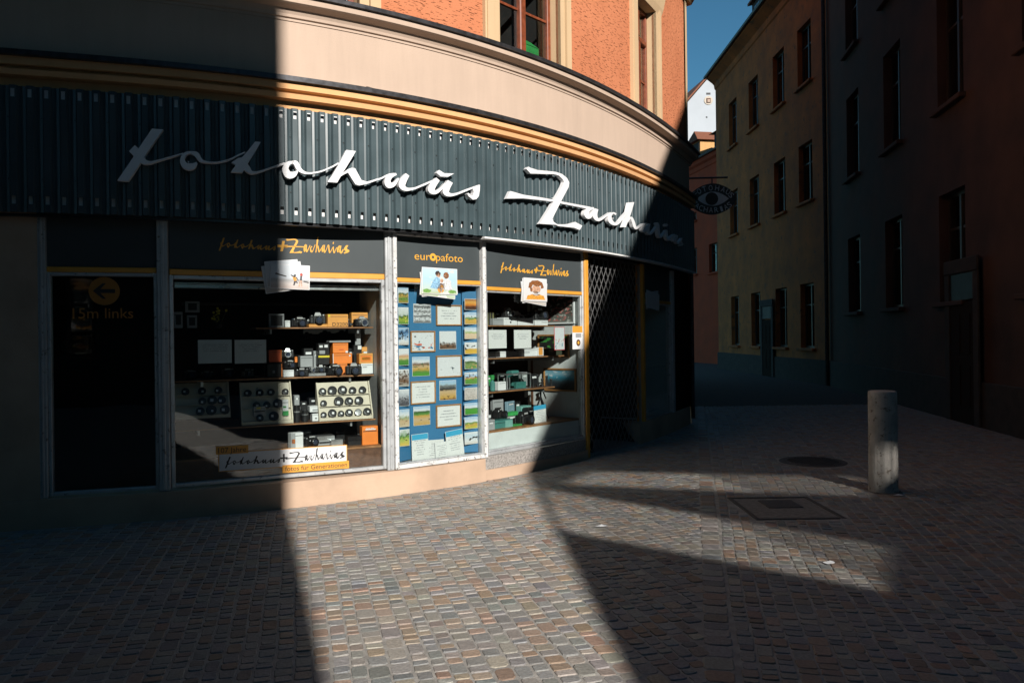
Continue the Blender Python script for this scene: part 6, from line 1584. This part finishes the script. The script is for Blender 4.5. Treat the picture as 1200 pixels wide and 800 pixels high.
carton('lens_box', 'white box below the left info card of the right window', BD, (581, 411, 593, 418), .30, M_PAPER, .1); carton('lens_box', 'grey box at the left end of the middle right-window shelf', BD, (570, 411, 580.5, 418), .30, M_GREYBOX, .1); carton('lens_box', 'wide dim grey box between the white boxes on the middle shelf', BD, (594, 411.5, 610, 418), .34, M_GREYBOX, .1)
carton('lens_box', 'wide white box below the right info card of the right window', BD, (611, 409.5, 630, 418), .30, M_PAPER, .1, patch=[(M_GREYBOX, .1, .5, .5, .6)])
carton('film_box', 'small white and orange box on the middle right-window shelf', BD, (630.5, 407.5, 637, 417.5), .28, M_PAPER, .06, patch=[(M_YBOX, .1, .8, .1, .98)])
PLANT = (print_mat('plant', [(0, (.1, .06, .03)), (.4, BLK), (1, (.03, .04, .03))], .3, 4, [((.06, .3, .06), .56, 6, (.3, 1)), ((.4, .2, .08), .62, 5, (.0, .5))], 3.3))
carton('trail_camera_box', 'camouflage-patterned box standing below the leaflet', BD, (643, 410, 662, 418), .30, print_mat('camo', [(0, (.05, .06, .04)), (.5, (.2, .2, .14)), (1, (.4, .4, .36))], .5, 6), .1)
a0, a1, zb, zt = BD.rect(649.5, 383, 661.5, 410, .05)
lf = T('leaflet', 'white leaflet with red border hung in the right window', 'leaflet', BD.m((a0+a1)/2, .05, zb), BD.rz)
prn(BD, 'red_border', M_RED, a0, a1, zb, zt, .05, lf); prn(BD, 'sheet', print_mat('leaf', [(0, WHT), (1, WHT)], 0, 3, [((.15, .3, .4), .58, 5, (.02, .3)), ((.5, .2, .15), .62, 6, (.2, .5))], 1.2), a0+.007, a1-.007, zb+.007, zt-.007, .0485, lf, th=.001)
a0, a1, zb, zt = BD.rect(670, 382, 682, 409, .0)
lf = T('window_flyer', 'white and orange flyer stuck on the right edge of the right window', 'flyer', BD.m((a0+a1)/2, -.01, zb), BD.rz)
prn(BD, 'sheet', M_PAPER, a0, a1, zb, zt, -.012, lf, th=.003); prn(BD, 'orange_head', M_RAIL, a0, a1, zt-.28*(zt-zb), zt, -.0135, lf, th=.0012)
aw = a1-a0
prn(BD, 'grey_picture', M_GREYBOX, a0+.3*aw, a0+.85*aw, zb+.5*(zt-zb), zb+.68*(zt-zb), -.0135, lf, th=.0012)
k = B(); k.lathe(BD.m(a0+.55*aw, -.0125, zb+.28*(zt-zb)), BD.n, [(0, aw*.2), (.002, aw*.2)], 16); k.obj('dark_emblem', M_BROWN, lf)
k = B(); k.lathe(BD.m(a0+.55*aw, -.0146, zb+.28*(zt-zb)), BD.n, [(0, aw*.09), (.001, aw*.09)], 12); k.obj('emblem_centre', M_GOLD, lf)
# pictures on the right side wall
def side_pic(label, bay, x0, y0, x1, y1, mt, fr, aw, t=.02):
    """picture on the side wall plane a = aw"""
    def hit(px, py):
        r = ray(px, py); q = bay.p0+bay.u*aw; tt = (q-Vector((0, 0, EYE))).dot(bay.u)/r.dot(bay.u); P = Vector((0, 0, EYE))+r*tt
        return -(P-bay.p0).dot(bay.n), P.z
    va, zt = hit(x0, y0); vb, zb = hit(x1, y1); v0, v1 = sorted((max(.1, min(va, .9)), max(.1, min(vb, .9))))
    o = T('framed_picture', label, 'picture', bay.m(aw, (v0+v1)/2, zb), bay.rz)
    m = lambda a, v, z: bay.m(aw-a, v, z)
    b = B()
    for q in ((v0, v0+t, zb, zt), (v1-t, v1, zb, zt), (v0+t, v1-t, zb, zb+t), (v0+t, v1-t, zt-t, zt)): b.box(.0, .025, q[0], q[1], q[2], q[3], m)
    b.obj('picture_frame', fr, o)
    V = [m(.012, v1-t, zb+t), m(.012, v0+t, zb+t), m(.012, v0+t, zt-t), m(.012, v1-t, zt-t)]
    O('picture', V, [(0, 1, 2, 3)], mt, o, uv=[(0, 0), (1, 0), (1, 1), (0, 1)])
AWD = BD.w-.075
def back_pic(label, x0, y0, x1, y1, v, mt, fr, t=.015):
    photo(label, BD, x0, y0, x1, y1, v, mt, fr, name='framed_picture', cat='picture')
FLOW = print_mat('flower_print', [(0, (.2, .2, .18)), (.5, (.06, .06, .05)), (1, BLK)], .3, 5, [((.5, .18, .16), .56, 9, (.05, .95)), ((.5, .5, .46), .6, 10, (.0, .7))], 9.1)
SEA = print_mat('sea_print', [(0, BLK), (.3, (.03, .04, .05)), (.45, (.05, .09, .11)), (.6, (.05, .28, .4)), (.8, (.25, .45, .55)), (1, (.1, .3, .42))], .12, 4, [((.5, .6, .65), .6, 5, (.55, .95))], 4.4)
side_pic('white-framed flower picture high in the right window', BD, 632, 344, 674, 379, FLOW, M_WHITE, AWD)
side_pic('framed dark picture with green plant beside the red-bordered leaflet', BD, 631, 392, 668, 419, PLANT, M_OAK, AWD)
side_pic('wide blue sea picture low in the right window', BD, 638, 431, 677, 459, SEA, M_OAK, AWD)
# lower shelf and floor of bay D
o = T('bottle', 'green plastic bottle at the left end of the lower right-window shelf', 'bottle', BD.m(BD.at(577, 456, .32)[0], .32, zD3))
B().lathe((0, 0, 0), (0, 0, 1), [(0, .028), (.01, .032), (.10, .032), (.125, .014), (.135, .013)], 14).obj('bottle_body', M_TEAL, o, world=False); B().lathe((0, 0, .1355), (0, 0, 1), [(0, .024), (.05, .026), (.055, .02)], 12).obj('cap', M_GREEN, o, world=False)
carton('lens_box', 'white box beside the green bottle on the lower shelf', BD, (584, 446, 593, 456), .30, M_PAPER, .08)
a0, a1, zb, zt = BD.rect(594.5, 438.5, 622, 455.5, .28); zt += zD3-zb; zb = zD3
o = T('glass_case', 'clear case with binoculars and green cards on the lower shelf', 'case', BD.m((a0+a1)/2, .36, zb), BD.rz); w = (a1-a0)/2; h = zt-zb
fr = B()
for sx in (-w, w-.008):
    for sy in (-.08, .072): fr.box(sx, sx+.008, sy, sy+.008, 0, h)
fr.box(-w, w, -.08, .08, h, h+.008); fr.box(-w, w, -.08, .08, -.001, .004); fr.obj('case_frame', M_SILVER, o, world=False)
B().box(-w+.008, w-.008, -.078, -.074, .005, h-.001).obj('pane', M_GLASS, o, world=False)
for i in range(5): B().lathe((-w+.03+i*.024, 0, .005), (0, 0, 1), [(0, .01), (h*.7, .01), (h*.75, .007)], 10).obj('eyepiece', M_BLACK if i % 2 else M_SILVER, o, world=False)
B().cbox(.01, w-.02, -.02, .02, .005, h*.45, .002).obj('green_card', M_TEAL, o, world=False)
for i in range(5):
    x = 625+i*5.2; hh = (10, 14, 9, 12, 8)[i]; a, zb = BD.at(x, 455.5, .34); _, zt = BD.at(x, 455.5-hh, .34); h = zt-zb; zb = zD3
    o = T('eyepiece', 'small black optical piece, %s from the left beside the clear case' % ORD[i], 'optic', BD.m(a, .34, zb)); B().lathe((0, 0, 0), (0, 0, 1), [(0, .02), (h*.3, .02), (h*.32, .014), (h*.8, .014), (h*.82, .019), (h, .018)], 12).obj('barrel', M_BLACK, o, world=False); B().lathe((0, 0, h), (0, 0, 1), [(0, .015), (.003, .013)], 12).obj('cap', M_SILVER, o, world=False)
carton('optics_box', 'dark teal box standing front left on the right window floor', BD, (578, 492, 601, 508), .16, M_TEAL, .14, patch=[(mat('pale_teal', (.18, .4, .36), .5), .6, .98, .05, .95)])
carton('optics_box', 'tall teal box near the middle of the right window floor', BD, (611, 473, 622.5, 490), .46, mat('pale_teal', (.18, .4, .36), .5), .12, patch=[(M_PAPER, .3, .7, .6, .7)])
carton('book', 'blue-grey book leaning at the back of the right window floor', BD, (592, 470, 605, 484), .48, mat('blue_grey_book', (.22, .34, .42), .5), .04, cat='book', patch=[(M_PAPER, .2, .8, .7, .8)], turn=.3)
carton('book', 'green book lying in front of the blue-grey book', BD, (591, 482.5, 607, 487), .40, M_GREEN, .14, cat='book')
carton('lens_box', 'white angled box in the middle of the right window floor', BD, (601, 487, 618, 495), .30, M_PAPER, .1, turn=-.25); camera('dark camera in front of the white angled box', BD, 612, 501, .22, 14, .2)
carton('optics_box', 'pale grey box left at the back of the right window floor', BD, (578, 468, 590, 484), .42, M_GREYBOX, .05)
camera('dark binocular-like camera at the left of the right window floor', BD, 583, 490, .34, 12, .4)
a0, a1, zb, zt = BD.rect(626, 474.5, 640, 502.5, .16)
lf = T('leaflet', 'white leaflet with blue header standing on the right window floor', 'leaflet', BD.m((a0+a1)/2, .16, zb), BD.rz); prn(BD, 'sheet', doc_mat('leaflet_d', 14, 9, head=(CY, .82)), a0, a1, zb, zt, .16, lf, rot=.04); wallbox(BD, 'stand', M_BLACKM, (a0+a1)/2-.02, (a0+a1)/2+.02, .165, .22, zb-.004, zb+.06, lf)
a, zb = BD.at(634, 503, .46); _, zt = BD.at(634, 462, .46); h = zt-zb
tp = T('tripod', 'black tripod with tilting head behind the standing leaflet', 'tripod', BD.m(a, .46, ZFD), BD.rz)
B().cbox(-.05, .05, -.02, .02, h, h+.015, .003).obj('mount_plate', M_BLACK, tp, world=False); B().lathe((0, 0, h*.55), (0, 0, 1), [(0, .012), (h*.43, .012)], 8).obj('column', M_BLACKM, tp, world=False)
for q in ((-.14, .03), (.13, .05), (.02, -.12)): B().tube((0, 0, h*.62), (q[0], q[1], 0), .012, .008, n=8).obj('leg', M_BLACK, tp, world=False)
B().tube((0, 0, h*.95), (.13, .02, h*.55), .009, n=8).obj('pan_handle', M_BLACK, tp, world=False)
# bay F: a few dim things
carton('optics_box', 'dim white carton low in the narrow window beside the entrance', BF, (760, 478, 772, 488), .2, M_PAPER, .1)
o = T('photo_bag', 'dim slumped grey bag on the floor of the narrow window', 'bag', BF.m(.25, .3, .345), BF.rz)
B().lathe((0, 0, 0), (0, 0, 1), [(0, .11), (.03, .13), (.12, .12), (.2, .08), (.22, .04)], 14).obj('bag_body', mat('grey_felt', (.2, .2, .2), .9), o, world=False); B().tube((-.06, 0, .2), (.06, 0, .2), .008, n=6).obj('strap', M_BLACK, o, world=False)
